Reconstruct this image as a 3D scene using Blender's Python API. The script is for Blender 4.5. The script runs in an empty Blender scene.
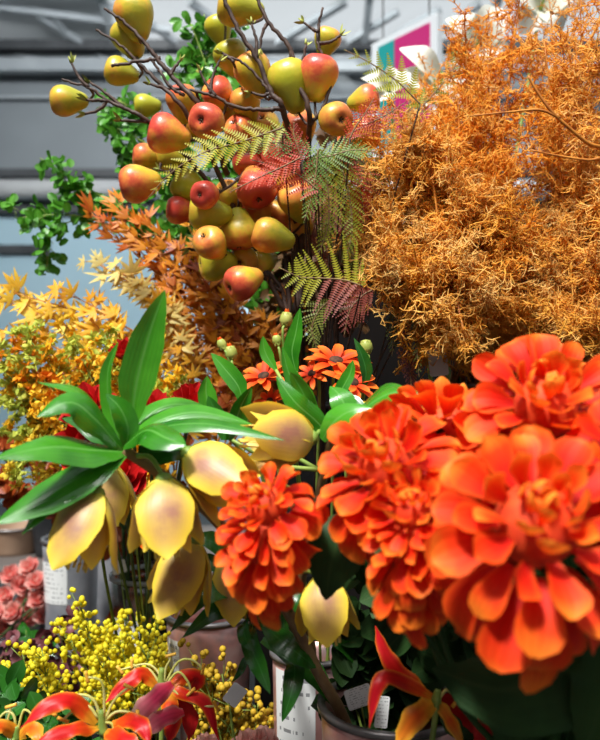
import bpy, math, random
from mathutils import Vector as V, Matrix, Quaternion
from math import pi, sin, cos, radians as R

C = bpy.context.scene.collection
F = 800.0                      # focal length in pixels of the 600x740 frame
EYE = V((0, 0, 1.5))
UP = V((0, 0, 1))


def P(px, py, d):
    """point at depth d (metres along +Y) seen at pixel px, py"""
    return V(((px - 300) / F * d, d, EYE.z - (py - 370) / F * d))


def PS(pts, d=None):
    return [P(p[0], p[1], p[2] if len(p) > 2 else d) for p in pts]


def D(dx, dy, dz=0.0):
    """direction given as image right, image up, away from the viewer"""
    return V((dx, dz, dy)).normalized()


# ------------------------------------------------------------------ materials
def _new(name):
    m = bpy.data.materials.new(name)
    m.use_nodes = True
    nt = m.node_tree
    nt.nodes.clear()
    return m, nt, nt.nodes, nt.links


def _ramp(N, stops, interp='LINEAR'):
    r = N.new('ShaderNodeValToRGB')
    cr = r.color_ramp
    cr.interpolation = interp
    while len(cr.elements) < len(stops):
        cr.elements.new(0.5)
    for e, (p, c) in zip(cr.elements, stops):
        e.position = p
        e.color = (*c, 1)
    return r


def _math(N, L, op, a, b=None, c=None, clamp=False):
    n = N.new('ShaderNodeMath')
    n.operation = op
    n.use_clamp = clamp
    for i, x in enumerate((a, b, c)):
        if x is None:
            continue
        if isinstance(x, (int, float)):
            n.inputs[i].default_value = x
        else:
            L.new(x, n.inputs[i])
    return n.outputs[0]


def _mix(N, L, fac, a, b, mode='MIX'):
    n = N.new('ShaderNodeMix')
    n.data_type = 'RGBA'
    n.blend_type = mode
    for s, x in ((n.inputs[0], fac), (n.inputs[6], a), (n.inputs[7], b)):
        if isinstance(x, (int, float)):
            s.default_value = x
        elif isinstance(x, tuple):
            s.default_value = (*x, 1)
        else:
            L.new(x, s)
    return n.outputs[2]


def _finish(nt, N, L, col, rough, trans, spec=0.5, coat=0.0, bump=None, metal=0.0):
    b = N.new('ShaderNodeBsdfPrincipled')
    b.inputs['Roughness'].default_value = rough
    b.inputs['Specular IOR Level'].default_value = spec
    b.inputs['Coat Weight'].default_value = coat
    b.inputs['Metallic'].default_value = metal
    if isinstance(col, tuple):
        b.inputs['Base Color'].default_value = (*col, 1)
    else:
        L.new(col, b.inputs['Base Color'])
    if bump is not None:
        L.new(bump, b.inputs['Normal'])
    o = N.new('ShaderNodeOutputMaterial')
    if trans > 0:
        t = N.new('ShaderNodeBsdfTranslucent')
        if isinstance(col, tuple):
            t.inputs[0].default_value = (*col, 1)
        else:
            L.new(col, t.inputs[0])
        mx = N.new('ShaderNodeMixShader')
        mx.inputs[0].default_value = trans
        L.new(b.outputs[0], mx.inputs[1])
        L.new(t.outputs[0], mx.inputs[2])
        L.new(mx.outputs[0], o.inputs[0])
    else:
        L.new(b.outputs[0], o.inputs[0])


def _noise(N, L, scale, detail=3, coord='Object'):
    tc = N.new('ShaderNodeTexCoord')
    n = N.new('ShaderNodeTexNoise')
    n.inputs['Scale'].default_value = scale
    n.inputs['Detail'].default_value = detail
    L.new(tc.outputs[coord], n.inputs['Vector'])
    return n.outputs['Fac']


def _bump(N, L, h, strength=0.2, dist=0.002):
    b = N.new('ShaderNodeBump')
    b.inputs['Strength'].default_value = strength
    b.inputs['Distance'].default_value = dist
    L.new(h, b.inputs['Height'])
    return b.outputs[0]


def plain(name, stops, scale=30, rough=0.6, trans=0.0, spec=0.4, coat=0.0, metal=0.0, bump=0.0, detail=3, rnd=0.0):
    """noise-driven colour; rnd shifts it per object"""
    m, nt, N, L = _new(name)
    f = _noise(N, L, scale, detail)
    if rnd:
        oi = N.new('ShaderNodeObjectInfo')
        f = _math(N, L, 'ADD', f, _math(N, L, 'MULTIPLY', _math(N, L, 'SUBTRACT', oi.outputs['Random'], 0.5), rnd), clamp=True)
    r = _ramp(N, stops)
    L.new(f, r.inputs[0])
    bp = _bump(N, L, f, bump) if bump else None
    _finish(nt, N, L, r.outputs[0], rough, trans, spec, coat, bp, metal)
    return m


def petal_mat(name, stops, edge=None, edge_pow=3.0, edge_amt=0.8, rough=0.55, trans=0.3, veins=0.25, vein_n=14,
              spec=0.25, rnd=0.25, mottled=0.15, centre=None, coat=0.0, bumpy=0.2):
    """colour along a petal (u), toward its edge (v), and in its middle"""
    m, nt, N, L = _new(name)
    uv = N.new('ShaderNodeUVMap')
    sp = N.new('ShaderNodeSeparateXYZ')
    L.new(uv.outputs[0], sp.inputs[0])
    u, v = sp.outputs[0], sp.outputs[1]
    oi = N.new('ShaderNodeObjectInfo')
    nz = _noise(N, L, 60, 3)
    uu = _math(N, L, 'ADD', u, _math(N, L, 'MULTIPLY', _math(N, L, 'SUBTRACT', oi.outputs['Random'], 0.5), rnd))
    uu = _math(N, L, 'ADD', uu, _math(N, L, 'MULTIPLY', _math(N, L, 'SUBTRACT', nz, 0.5), mottled * 2), clamp=True)
    r = _ramp(N, stops)
    L.new(uu, r.inputs[0])
    col = r.outputs[0]
    av = _math(N, L, 'ABSOLUTE', _math(N, L, 'MULTIPLY_ADD', v, 2.0, -1.0))
    if centre:
        c0, amt = centre
        a = _math(N, L, 'SUBTRACT', 1.0, _math(N, L, 'POWER', av, 2.2))
        b = _math(N, L, 'SINE', _math(N, L, 'MULTIPLY', _math(N, L, 'POWER', u, 0.8), pi))
        k = _math(N, L, 'MULTIPLY', _math(N, L, 'MULTIPLY', a, b), _math(N, L, 'MULTIPLY_ADD', nz, 1.3, 0.25))
        k = _math(N, L, 'MULTIPLY', k, amt, clamp=True)
        col = _mix(N, L, k, col, c0)
    if edge:
        k = _math(N, L, 'MULTIPLY', _math(N, L, 'POWER', av, edge_pow), edge_amt, clamp=True)
        col = _mix(N, L, k, col, edge)
    w = _math(N, L, 'SINE', _math(N, L, 'MULTIPLY', v, vein_n * 2 * pi))
    w = _math(N, L, 'MULTIPLY_ADD', w, 0.5, 0.5)
    if veins:
        k = _math(N, L, 'MULTIPLY', w, veins)
        dk = _mix(N, L, 1.0, col, (0.62, 0.55, 0.5), 'MULTIPLY')
        col = _mix(N, L, k, col, dk)
    bp = _bump(N, L, w, bumpy, 0.0006)
    _finish(nt, N, L, col, rough, trans, spec, coat, bp)
    return m


def leaf_mat(name, a, b, rough=0.32, trans=0.18, spec=0.5, rib=None, vein_n=9, rnd=0.3, coat=0.0):
    m, nt, N, L = _new(name)
    uv = N.new('ShaderNodeUVMap')
    sp = N.new('ShaderNodeSeparateXYZ')
    L.new(uv.outputs[0], sp.inputs[0])
    v = sp.outputs[1]
    oi = N.new('ShaderNodeObjectInfo')
    nz = _noise(N, L, 25, 3)
    f = _math(N, L, 'ADD', nz, _math(N, L, 'MULTIPLY', _math(N, L, 'SUBTRACT', oi.outputs['Random'], 0.5), rnd))
    f = _math(N, L, 'MULTIPLY_ADD', f, 1.6, -0.3, clamp=True)
    col = _mix(N, L, f, a, b)
    w = _math(N, L, 'MULTIPLY_ADD', _math(N, L, 'SINE', _math(N, L, 'MULTIPLY', v, vein_n * 2 * pi)), 0.5, 0.5)
    col = _mix(N, L, _math(N, L, 'MULTIPLY', w, 0.13), col, _mix(N, L, 1.0, col, (0.6, 0.65, 0.5), 'MULTIPLY'))
    if rib:
        av = _math(N, L, 'ABSOLUTE', _math(N, L, 'MULTIPLY_ADD', v, 2.0, -1.0))
        k = _math(N, L, 'SUBTRACT', 1.0, _math(N, L, 'MULTIPLY', av, 9.0), clamp=True)
        col = _mix(N, L, _math(N, L, 'MULTIPLY', k, 0.6), col, rib)
    bp = _bump(N, L, w, 0.15, 0.0006)
    _finish(nt, N, L, col, rough, trans, spec, coat, bp)
    return m


def pear_mat():
    m, nt, N, L = _new('painted_pear')
    tc = N.new('ShaderNodeTexCoord')
    sp = N.new('ShaderNodeSeparateXYZ')
    L.new(tc.outputs['Object'], sp.inputs[0])
    oi = N.new('ShaderNodeObjectInfo')
    sc = N.new('ShaderNodeSeparateColor')
    L.new(oi.outputs['Color'], sc.inputs[0])
    off = N.new('ShaderNodeVectorMath')
    off.operation = 'ADD'
    L.new(tc.outputs['Object'], off.inputs[0])
    cmb = N.new('ShaderNodeCombineXYZ')
    L.new(_math(N, L, 'MULTIPLY', oi.outputs['Random'], 20), cmb.inputs[0])
    L.new(cmb.outputs[0], off.inputs[1])
    n = N.new('ShaderNodeTexNoise')
    n.inputs['Scale'].default_value = 2.2
    n.inputs['Detail'].default_value = 4
    L.new(off.outputs[0], n.inputs['Vector'])
    n2 = N.new('ShaderNodeTexNoise')
    n2.inputs['Scale'].default_value = 14
    n2.inputs['Detail'].default_value = 3
    L.new(off.outputs[0], n2.inputs['Vector'])
    # blush grows toward the calyx end and by the redness stored in the object's colour
    t = _math(N, L, 'MULTIPLY_ADD', sp.outputs[2], -0.9, 0.15)
    t = _math(N, L, 'ADD', t, _math(N, L, 'MULTIPLY_ADD', n.outputs['Fac'], 1.5, -0.75))
    t = _math(N, L, 'ADD', t, _math(N, L, 'MULTIPLY_ADD', n2.outputs['Fac'], 0.3, -0.15))
    t = _math(N, L, 'ADD', t, _math(N, L, 'MULTIPLY', sp.outputs[0], 0.5))
    t = _math(N, L, 'ADD', t, _math(N, L, 'MULTIPLY_ADD', sc.outputs[0], 1.15, 0.02), clamp=True)
    r = _ramp(N, [(0.0, (0.40, 0.36, 0.03)), (0.3, (0.62, 0.42, 0.035)), (0.55, (0.74, 0.30, 0.05)),
                  (0.8, (0.68, 0.13, 0.045)), (1.0, (0.55, 0.055, 0.035))])
    L.new(t, r.inputs[0])
    green = _mix(N, L, _math(N, L, 'MULTIPLY', sc.outputs[1], 0.75), r.outputs[0], (0.36, 0.40, 0.02))
    vo = N.new('ShaderNodeTexVoronoi')
    vo.inputs['Scale'].default_value = 22
    L.new(off.outputs[0], vo.inputs['Vector'])
    dot = _math(N, L, 'LESS_THAN', vo.outputs['Distance'], 0.13)
    col = _mix(N, L, _math(N, L, 'MULTIPLY', dot, 0.35), green, (0.55, 0.30, 0.06))
    _finish(nt, N, L, col, 0.36, 0.0, 0.45, 0.08, _bump(N, L, n2.outputs['Fac'], 0.04, 0.02))
    return m


def label_mat(name='printed_label'):
    """white paper with rows of print too small to read"""
    m, nt, N, L = _new(name)
    uv = N.new('ShaderNodeUVMap')
    sp = N.new('ShaderNodeSeparateXYZ')
    L.new(uv.outputs[0], sp.inputs[0])
    u, v = sp.outputs[0], sp.outputs[1]
    rows = _math(N, L, 'FRACT', _math(N, L, 'MULTIPLY', v, 9.0))
    on = _math(N, L, 'MULTIPLY', _math(N, L, 'GREATER_THAN', rows, 0.35), _math(N, L, 'LESS_THAN', rows, 0.62))
    n = N.new('ShaderNodeTexNoise')
    n.inputs['Scale'].default_value = 1.0
    n.inputs['Detail'].default_value = 0
    cmb = N.new('ShaderNodeCombineXYZ')
    L.new(_math(N, L, 'MULTIPLY', u, 16), cmb.inputs[0])
    L.new(_math(N, L, 'MULTIPLY', _math(N, L, 'FLOOR', _math(N, L, 'MULTIPLY', v, 9.0)), 3.7), cmb.inputs[1])
    L.new(cmb.outputs[0], n.inputs['Vector'])
    on = _math(N, L, 'MULTIPLY', on, _math(N, L, 'GREATER_THAN', n.outputs['Fac'], 0.52))
    ins = _math(N, L, 'MULTIPLY', _math(N, L, 'GREATER_THAN', u, 0.12), _math(N, L, 'LESS_THAN', u, 0.88))
    on = _math(N, L, 'MULTIPLY', on, ins)
    col = _mix(N, L, _math(N, L, 'MULTIPLY', on, 0.75), (0.74, 0.74, 0.73), (0.08, 0.08, 0.09))
    _finish(nt, N, L, col, 0.6, 0.0)
    return m


def glass_mat(name, tint, gloss=0.06):
    m, nt, N, L = _new(name)
    t = N.new('ShaderNodeBsdfTransparent')
    t.inputs[0].default_value = (*tint, 1)
    g = N.new('ShaderNodeBsdfGlossy')
    g.inputs['Roughness'].default_value = 0.12
    mx = N.new('ShaderNodeMixShader')
    mx.inputs[0].default_value = gloss
    o = N.new('ShaderNodeOutputMaterial')
    L.new(t.outputs[0], mx.inputs[1])
    L.new(g.outputs[0], mx.inputs[2])
    L.new(mx.outputs[0], o.inputs[0])
    return m


M = {}
M['pear'] = pear_mat()
M['bark'] = plain('dark_bark', [(0.3, (0.030, 0.016, 0.012)), (0.7, (0.085, 0.045, 0.032))], 90, 0.6, bump=0.4)
M['bud'] = plain('green_bud', [(0.3, (0.25, 0.30, 0.05)), (0.7, (0.42, 0.42, 0.10))], 60, 0.5)
M['calyx'] = plain('dry_calyx', [(0.3, (0.05, 0.025, 0.01)), (0.7, (0.14, 0.07, 0.03))], 60, 0.8)
M['gold'] = plain('golden_filigree', [(0.22, (0.90, 0.33, 0.02)), (0.42, (0.97, 0.47, 0.05)), (0.62, (0.98, 0.57, 0.12)), (0.85, (0.97, 0.72, 0.33))],
                  22, 0.5, 0.45, 0.3, detail=4, rnd=0.25)
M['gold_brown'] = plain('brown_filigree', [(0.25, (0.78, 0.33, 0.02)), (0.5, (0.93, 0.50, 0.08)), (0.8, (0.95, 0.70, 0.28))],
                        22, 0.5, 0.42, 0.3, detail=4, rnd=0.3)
M['gold_stem'] = plain('orange_twig', [(0.3, (0.30, 0.08, 0.008)), (0.7, (0.62, 0.24, 0.03))], 40, 0.5)
M['dahlia'] = petal_mat('dahlia_petal', [(0.0, (0.50, 0.006, 0.002)), (0.45, (0.76, 0.018, 0.003)), (0.78, (0.88, 0.055, 0.004)), (1.0, (0.95, 0.21, 0.016))],  # naturally red base, deepened to put shade into the bloom's cavities
                        edge=(0.94, 0.17, 0.012), edge_pow=4.5, edge_amt=0.5, rough=0.6, trans=0.28, veins=0.25, vein_n=5)
M['dahlia_in'] = petal_mat('dahlia_heart_petal', [(0.0, (0.66, 0.015, 0.003)), (0.45, (0.86, 0.07, 0.005)), (1.0, (0.96, 0.32, 0.03))],
                           edge=(0.96, 0.28, 0.03), edge_amt=0.5, rough=0.6, trans=0.3, veins=0.2, vein_n=4)
M['dahlia_core'] = plain('dahlia_core', [(0.3, (0.45, 0.02, 0.004)), (0.7, (0.75, 0.08, 0.01))], 80, 0.7)
M['dahlia_leaf'] = leaf_mat('dahlia_leaf', (0.012, 0.040, 0.010), (0.03, 0.075, 0.015), rough=0.6, trans=0.06, rib=(0.04, 0.08, 0.02), spec=0.2)
M['stem_dark'] = plain('dark_green_stem', [(0.3, (0.025, 0.06, 0.015)), (0.7, (0.06, 0.11, 0.03))], 40, 0.55)
M['stem_brown'] = plain('brown_stem', [(0.3, (0.13, 0.065, 0.03)), (0.7, (0.24, 0.15, 0.06))], 40, 0.55, bump=0.2)
M['stem_green'] = plain('light_green_stem', [(0.3, (0.14, 0.24, 0.04)), (0.7, (0.30, 0.38, 0.07))], 40, 0.5)
M['frit'] = petal_mat('bell_petal', [(0.0, (0.68, 0.66, 0.10)), (0.3, (0.85, 0.62, 0.10)), (0.8, (0.90, 0.60, 0.06)), (1.0, (0.90, 0.66, 0.08))],
                      edge=(0.90, 0.66, 0.05), edge_pow=3.5, edge_amt=0.9, rough=0.4, trans=0.22, veins=0.05, vein_n=13,
                      rnd=0.1, bumpy=.05, centre=((0.40, 0.19, 0.12), .95), spec=0.35)
M['frit_in'] = plain('bell_stamen', [(0.3, (0.85, 0.55, 0.06)), (0.7, (0.9, 0.7, 0.2))], 50, 0.6)
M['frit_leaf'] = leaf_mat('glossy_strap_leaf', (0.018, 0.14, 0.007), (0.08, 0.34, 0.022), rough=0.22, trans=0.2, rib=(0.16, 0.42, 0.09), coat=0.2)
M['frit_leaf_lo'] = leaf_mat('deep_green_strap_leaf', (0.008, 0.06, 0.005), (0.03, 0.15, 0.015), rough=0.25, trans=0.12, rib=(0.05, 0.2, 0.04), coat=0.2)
M['daisy'] = petal_mat('daisy_petal', [(0.0, (0.55, 0.02, 0.004)), (0.45, (0.88, 0.07, 0.006)), (1.0, (0.95, 0.22, 0.02))], rough=0.55, trans=0.25, vein_n=3)
M['daisy_eye'] = plain('daisy_eye', [(0.3, (0.02, 0.008, 0.004)), (0.7, (0.10, 0.035, 0.012))], 200, 0.8)
M['red'] = petal_mat('red_petal', [(0.0, (0.30, 0.004, 0.004)), (0.6, (0.56, 0.010, 0.010)), (1.0, (0.66, 0.02, 0.02))], rough=0.55, trans=0.25, vein_n=4)
M['glor'] = petal_mat('flame_lily_petal', [(0.0, (0.90, 0.42, 0.03)), (0.16, (0.82, 0.08, 0.008)), (0.4, (0.66, 0.012, 0.008)), (1.0, (0.60, 0.008, 0.02))],
                      edge=(0.92, 0.34, 0.02), edge_pow=6, edge_amt=0.7, rough=0.4, trans=0.22, vein_n=3, rnd=0.2)
M['glor_or'] = petal_mat('flame_lily_yellow_petal', [(0.0, (0.90, 0.45, 0.03)), (0.5, (0.80, 0.10, 0.01)), (1.0, (0.85, 0.30, 0.02))],
                         edge=(0.95, 0.50, 0.04), edge_pow=2.5, edge_amt=0.9, rough=0.4, trans=0.22, vein_n=3)
M['glor_pink'] = petal_mat('flame_lily_pink_petal', [(0.0, (0.70, 0.03, 0.05)), (0.45, (0.78, 0.06, 0.16)), (0.8, (0.72, 0.20, 0.24)), (1.0, (0.60, 0.60, 0.35))],
                           edge=(0.62, 0.48, 0.34), edge_pow=4, edge_amt=0.6, rough=0.4, trans=0.22, vein_n=4)
M['filament'] = plain('pale_filament', [(0.3, (0.62, 0.62, 0.12)), (0.7, (0.80, 0.72, 0.28))], 50, 0.5, 0.15)
M['anther'] = plain('orange_anther', [(0.3, (0.78, 0.32, 0.02)), (0.7, (0.9, 0.52, 0.08))], 90, 0.7)
M['mimosa'] = plain('yellow_ball', [(0.3, (0.80, 0.62, 0.006)), (0.65, (0.94, 0.86, 0.04))], 60, 0.7, 0.35, rnd=0.1)
M['mimosa_shade'] = plain('shaded_yellow_ball', [(0.3, (0.35, 0.20, 0.006)), (0.7, (0.62, 0.40, 0.02))], 60, 0.7, 0.1)  # same yellow mimosa with shade mixed into its colour
M['maple_or'] = leaf_mat('orange_leaf', (0.55, 0.09, 0.004), (0.93, 0.40, 0.012), rough=0.5, trans=0.35, rnd=0.7, vein_n=2, rib=(0.85, 0.45, 0.06))
M['maple_br'] = leaf_mat('brown_orange_leaf', (0.34, 0.05, 0.004), (0.82, 0.31, 0.012), rough=0.5, trans=0.3, rnd=0.7, vein_n=2, rib=(0.6, 0.26, 0.04))
M['maple_ye'] = leaf_mat('golden_leaf', (0.86, 0.38, 0.012), (0.93, 0.64, 0.05), rough=0.5, trans=0.35, rnd=0.5, vein_n=2, rib=(0.95, 0.72, 0.2))
M['maple_pale'] = leaf_mat('pale_yellow_leaf', (0.85, 0.56, 0.10), (0.90, 0.78, 0.32), rough=0.5, trans=0.35, rnd=0.4, vein_n=2, rib=(0.95, 0.85, 0.5))
M['blossom'] = plain('amber_blossom', [(0.2, (0.80, 0.20, 0.01)), (0.45, (0.90, 0.46, 0.012)), (0.75, (0.92, 0.70, 0.06))], 45, 0.6, 0.3, rnd=0.4)
M['blossom_gr'] = plain('lime_blossom', [(0.3, (0.42, 0.52, 0.06)), (0.7, (0.72, 0.72, 0.12))], 40, 0.6, 0.3)
M['green_leaf'] = leaf_mat('small_round_leaf', (0.03, 0.17, 0.010), (0.14, 0.42, 0.035), rough=0.35, trans=0.3, vein_n=3, rib=(0.2, 0.5, 0.1))
M['fern_yg'] = plain('yellow_green_fern', [(0.3, (0.22, 0.25, 0.012)), (0.7, (0.46, 0.42, 0.03))], 14, 0.5, 0.35, rnd=0.4)
M['fern_gr'] = plain('green_fern', [(0.3, (0.10, 0.18, 0.025)), (0.7, (0.22, 0.33, 0.05))], 14, 0.5, 0.35)
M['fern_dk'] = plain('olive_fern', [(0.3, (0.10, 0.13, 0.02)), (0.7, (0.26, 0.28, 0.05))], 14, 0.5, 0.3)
M['fern_red'] = plain('russet_fern', [(0.3, (0.32, 0.02, 0.008)), (0.7, (0.55, 0.06, 0.012))], 14, 0.5, 0.3, rnd=0.4)
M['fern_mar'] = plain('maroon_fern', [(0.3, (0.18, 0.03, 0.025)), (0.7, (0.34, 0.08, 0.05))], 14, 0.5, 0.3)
M['pink'] = petal_mat('coral_pink_petal', [(0.0, (0.82, 0.20, 0.18)), (0.6, (0.92, 0.38, 0.34)), (1.0, (0.95, 0.60, 0.52))], rough=0.6, trans=0.3, vein_n=3, rnd=0.5)
M['pink_pale'] = petal_mat('pale_pink_petal', [(0.0, (0.75, 0.28, 0.24)), (1.0, (0.88, 0.55, 0.48))], rough=0.6, trans=0.3, vein_n=3)
M['rust_dark'] = leaf_mat('dark_rust_leaf', (0.09, 0.035, 0.012), (0.20, 0.11, 0.02), rough=0.6, trans=0.15, vein_n=3)
M['plum'] = leaf_mat('plum_leaf', (0.06, 0.012, 0.016), (0.20, 0.05, 0.06), rough=0.5, trans=0.1, vein_n=3)
M['white'] = petal_mat('cream_white_petal', [(0.0, (0.62, 0.62, 0.46)), (0.5, (0.80, 0.78, 0.68)), (1.0, (0.84, 0.82, 0.74))], rough=0.5, trans=0.3, vein_n=4, veins=0.1)
M['metal_pink_mirror'] = plain('tin_pink_reflection', [(0.30, (0.34, 0.27, 0.27)), (0.5, (0.66, 0.33, 0.30)), (0.72, (0.74, 0.52, 0.48))], 22, 0.32, 0, 0.5, metal=0.55, detail=6, bump=0.08)  # pink blotches paint the reflection of pink onto the metal
M['metal_grey'] = plain('grey_tin', [(0.3, (0.24, 0.25, 0.28)), (0.6, (0.42, 0.42, 0.45)), (0.8, (0.5, 0.36, 0.36))], 12, 0.4, 0, 0.5, metal=0.4, detail=5, bump=0.05)  # grey tin; the pinkish tone paints in a mirrored pink
M['rim'] = plain('dull_rim', [(0.3, (0.12, 0.11, 0.11)), (0.7, (0.28, 0.26, 0.26))], 40, 0.4, metal=0.6)
M['pail_black'] = plain('black_plastic', [(0.3, (0.012, 0.013, 0.015)), (0.7, (0.03, 0.03, 0.034))], 20, 0.4)
M['clear'] = glass_mat('clear_plastic', (0.80, 0.83, 0.80), 0.10)
M['clear_rim'] = plain('pale_plastic_rim', [(0.3, (0.34, 0.36, 0.36)), (0.7, (0.46, 0.48, 0.48))], 20, 0.3, 0.3)
M['label'] = label_mat()
M['card'] = plain('white_card', [(0.3, (0.72, 0.72, 0.74)), (0.7, (0.8, 0.8, 0.82))], 20, 0.6, 0.1)
M['wood_dark'] = plain('dark_bench', [(0.3, (0.018, 0.013, 0.011)), (0.7, (0.045, 0.032, 0.026))], 9, 0.6, bump=0.1)
M['stand'] = plain('dark_stand', [(0.3, (0.003, 0.0025, 0.0025)), (0.7, (0.007, 0.005, 0.0045))], 6, 0.9, spec=0.1)
M['floor'] = plain('grey_floor', [(0.3, (0.04, 0.04, 0.04)), (0.7, (0.065, 0.063, 0.06))], 3, 0.6)
M['wall'] = plain('grey_wall', [(0.3, (0.10, 0.105, 0.11)), (0.7, (0.14, 0.145, 0.15))], 0.6, 0.7)
M['wall_blue'] = plain('pale_blue_wall', [(0.3, (0.33, 0.50, 0.58)), (0.7, (0.42, 0.58, 0.66))], 0.7, 0.7)
M['fascia'] = plain('grey_fascia', [(0.3, (0.155, 0.175, 0.19)), (0.7, (0.205, 0.23, 0.245))], 0.8, 0.6)
M['steel'] = plain('steel_beam', [(0.3, (0.26, 0.29, 0.31)), (0.7, (0.34, 0.37, 0.39))], 3, 0.5)
M['steel_dk'] = plain('dark_steel', [(0.3, (0.03, 0.033, 0.037)), (0.7, (0.06, 0.065, 0.07))], 3, 0.5)
M['pipe'] = plain('pale_pipe', [(0.3, (0.42, 0.43, 0.44)), (0.7, (0.52, 0.53, 0.53))], 2, 0.5)
M['roof'] = glass_mat('roof_glazing', (0.95, 0.97, 0.98), 0.03)
M['roof_solid'] = plain('grey_roof_sheet', [(0.3, (0.42, 0.46, 0.48)), (0.7, (0.52, 0.55, 0.57))], 1, 0.6, 0.25)
M['magenta'] = plain('magenta_print', [(0.3, (0.50, 0.02, 0.16)), (0.7, (0.58, 0.03, 0.20))], 2, 0.5)
M['teal'] = plain('teal_print', [(0.3, (0.01, 0.28, 0.28)), (0.7, (0.015, 0.34, 0.33))], 2, 0.5)
M['board_white'] = plain('white_board', [(0.3, (0.72, 0.76, 0.80)), (0.7, (0.80, 0.83, 0.86))], 2, 0.5)
M['pot'] = plain('tan_pot', [(0.3, (0.26, 0.15, 0.09)), (0.7, (0.38, 0.25, 0.17))], 8, 0.6)
M['table2'] = plain('dark_table', [(0.3, (0.07, 0.06, 0.055)), (0.7, (0.13, 0.11, 0.10))], 4, 0.6)


# ------------------------------------------------------------------ mesh builder
PROF = {
    'spoon': [(0, .30), (.15, .42), (.4, .72), (.65, .98), (.8, 1.0), (.92, .74), (1, .22)],
    'strap': [(0, .45), (.2, .75), (.5, 1.0), (.75, .92), (.92, .6), (1, .08)],
    'lance': [(0, .28), (.15, .62), (.38, 1.0), (.6, .95), (.8, .62), (.93, .28), (1, .02)],
    'ovate': [(0, .42), (.15, .80), (.38, 1.0), (.62, .92), (.82, .62), (.94, .30), (1, .05)],
    'round': [(0, .25), (.2, .78), (.5, 1.0), (.75, .85), (.92, .5), (1, .08)],
    'fan': [(0, .15), (.3, .45), (.6, .85), (.85, 1.0), (1, .8)],
    'lobe': [(0, .6), (.3, 1.0), (.6, .75), (.85, .35), (1, .03)],
    'wavy': [(0, .35), (.2, .9), (.4, .8), (.6, 1.0), (.8, .7), (1, .05)],
    'leafy': [(0, .10), (.12, .55), (.3, 1.0), (.45, .9), (.6, .82), (.8, .5), (.93, .2), (1, .02)],
}


def prof(name, u):
    p = PROF[name]
    for (a, wa), (b, wb) in zip(p, p[1:]):
        if u <= b:
            t = (u - a) / (b - a)
            t = t * t * (3 - 2 * t)
            return wa + (wb - wa) * t
    return p[-1][1]


def cat(pts, n):
    """n+1 points on a Catmull-Rom curve through pts"""
    if len(pts) == 2:
        return [pts[0].lerp(pts[1], i / n) for i in range(n + 1)]
    out = []
    k = len(pts) - 1
    for i in range(n + 1):
        t = i / n * k
        j = min(int(t), k - 1)
        f = t - j
        p1, p2 = pts[j], pts[j + 1]
        p0 = pts[j - 1] if j > 0 else p1 * 2 - p2
        p3 = pts[j + 2] if j + 2 <= k else p2 * 2 - p1
        out.append(0.5 * ((2 * p1) + (p2 - p0) * f + (2 * p0 - 5 * p1 + 4 * p2 - p3) * f * f + (3 * p1 - p0 - 3 * p2 + p3) * f ** 3))
    return out


ORIGIN = {}


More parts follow.
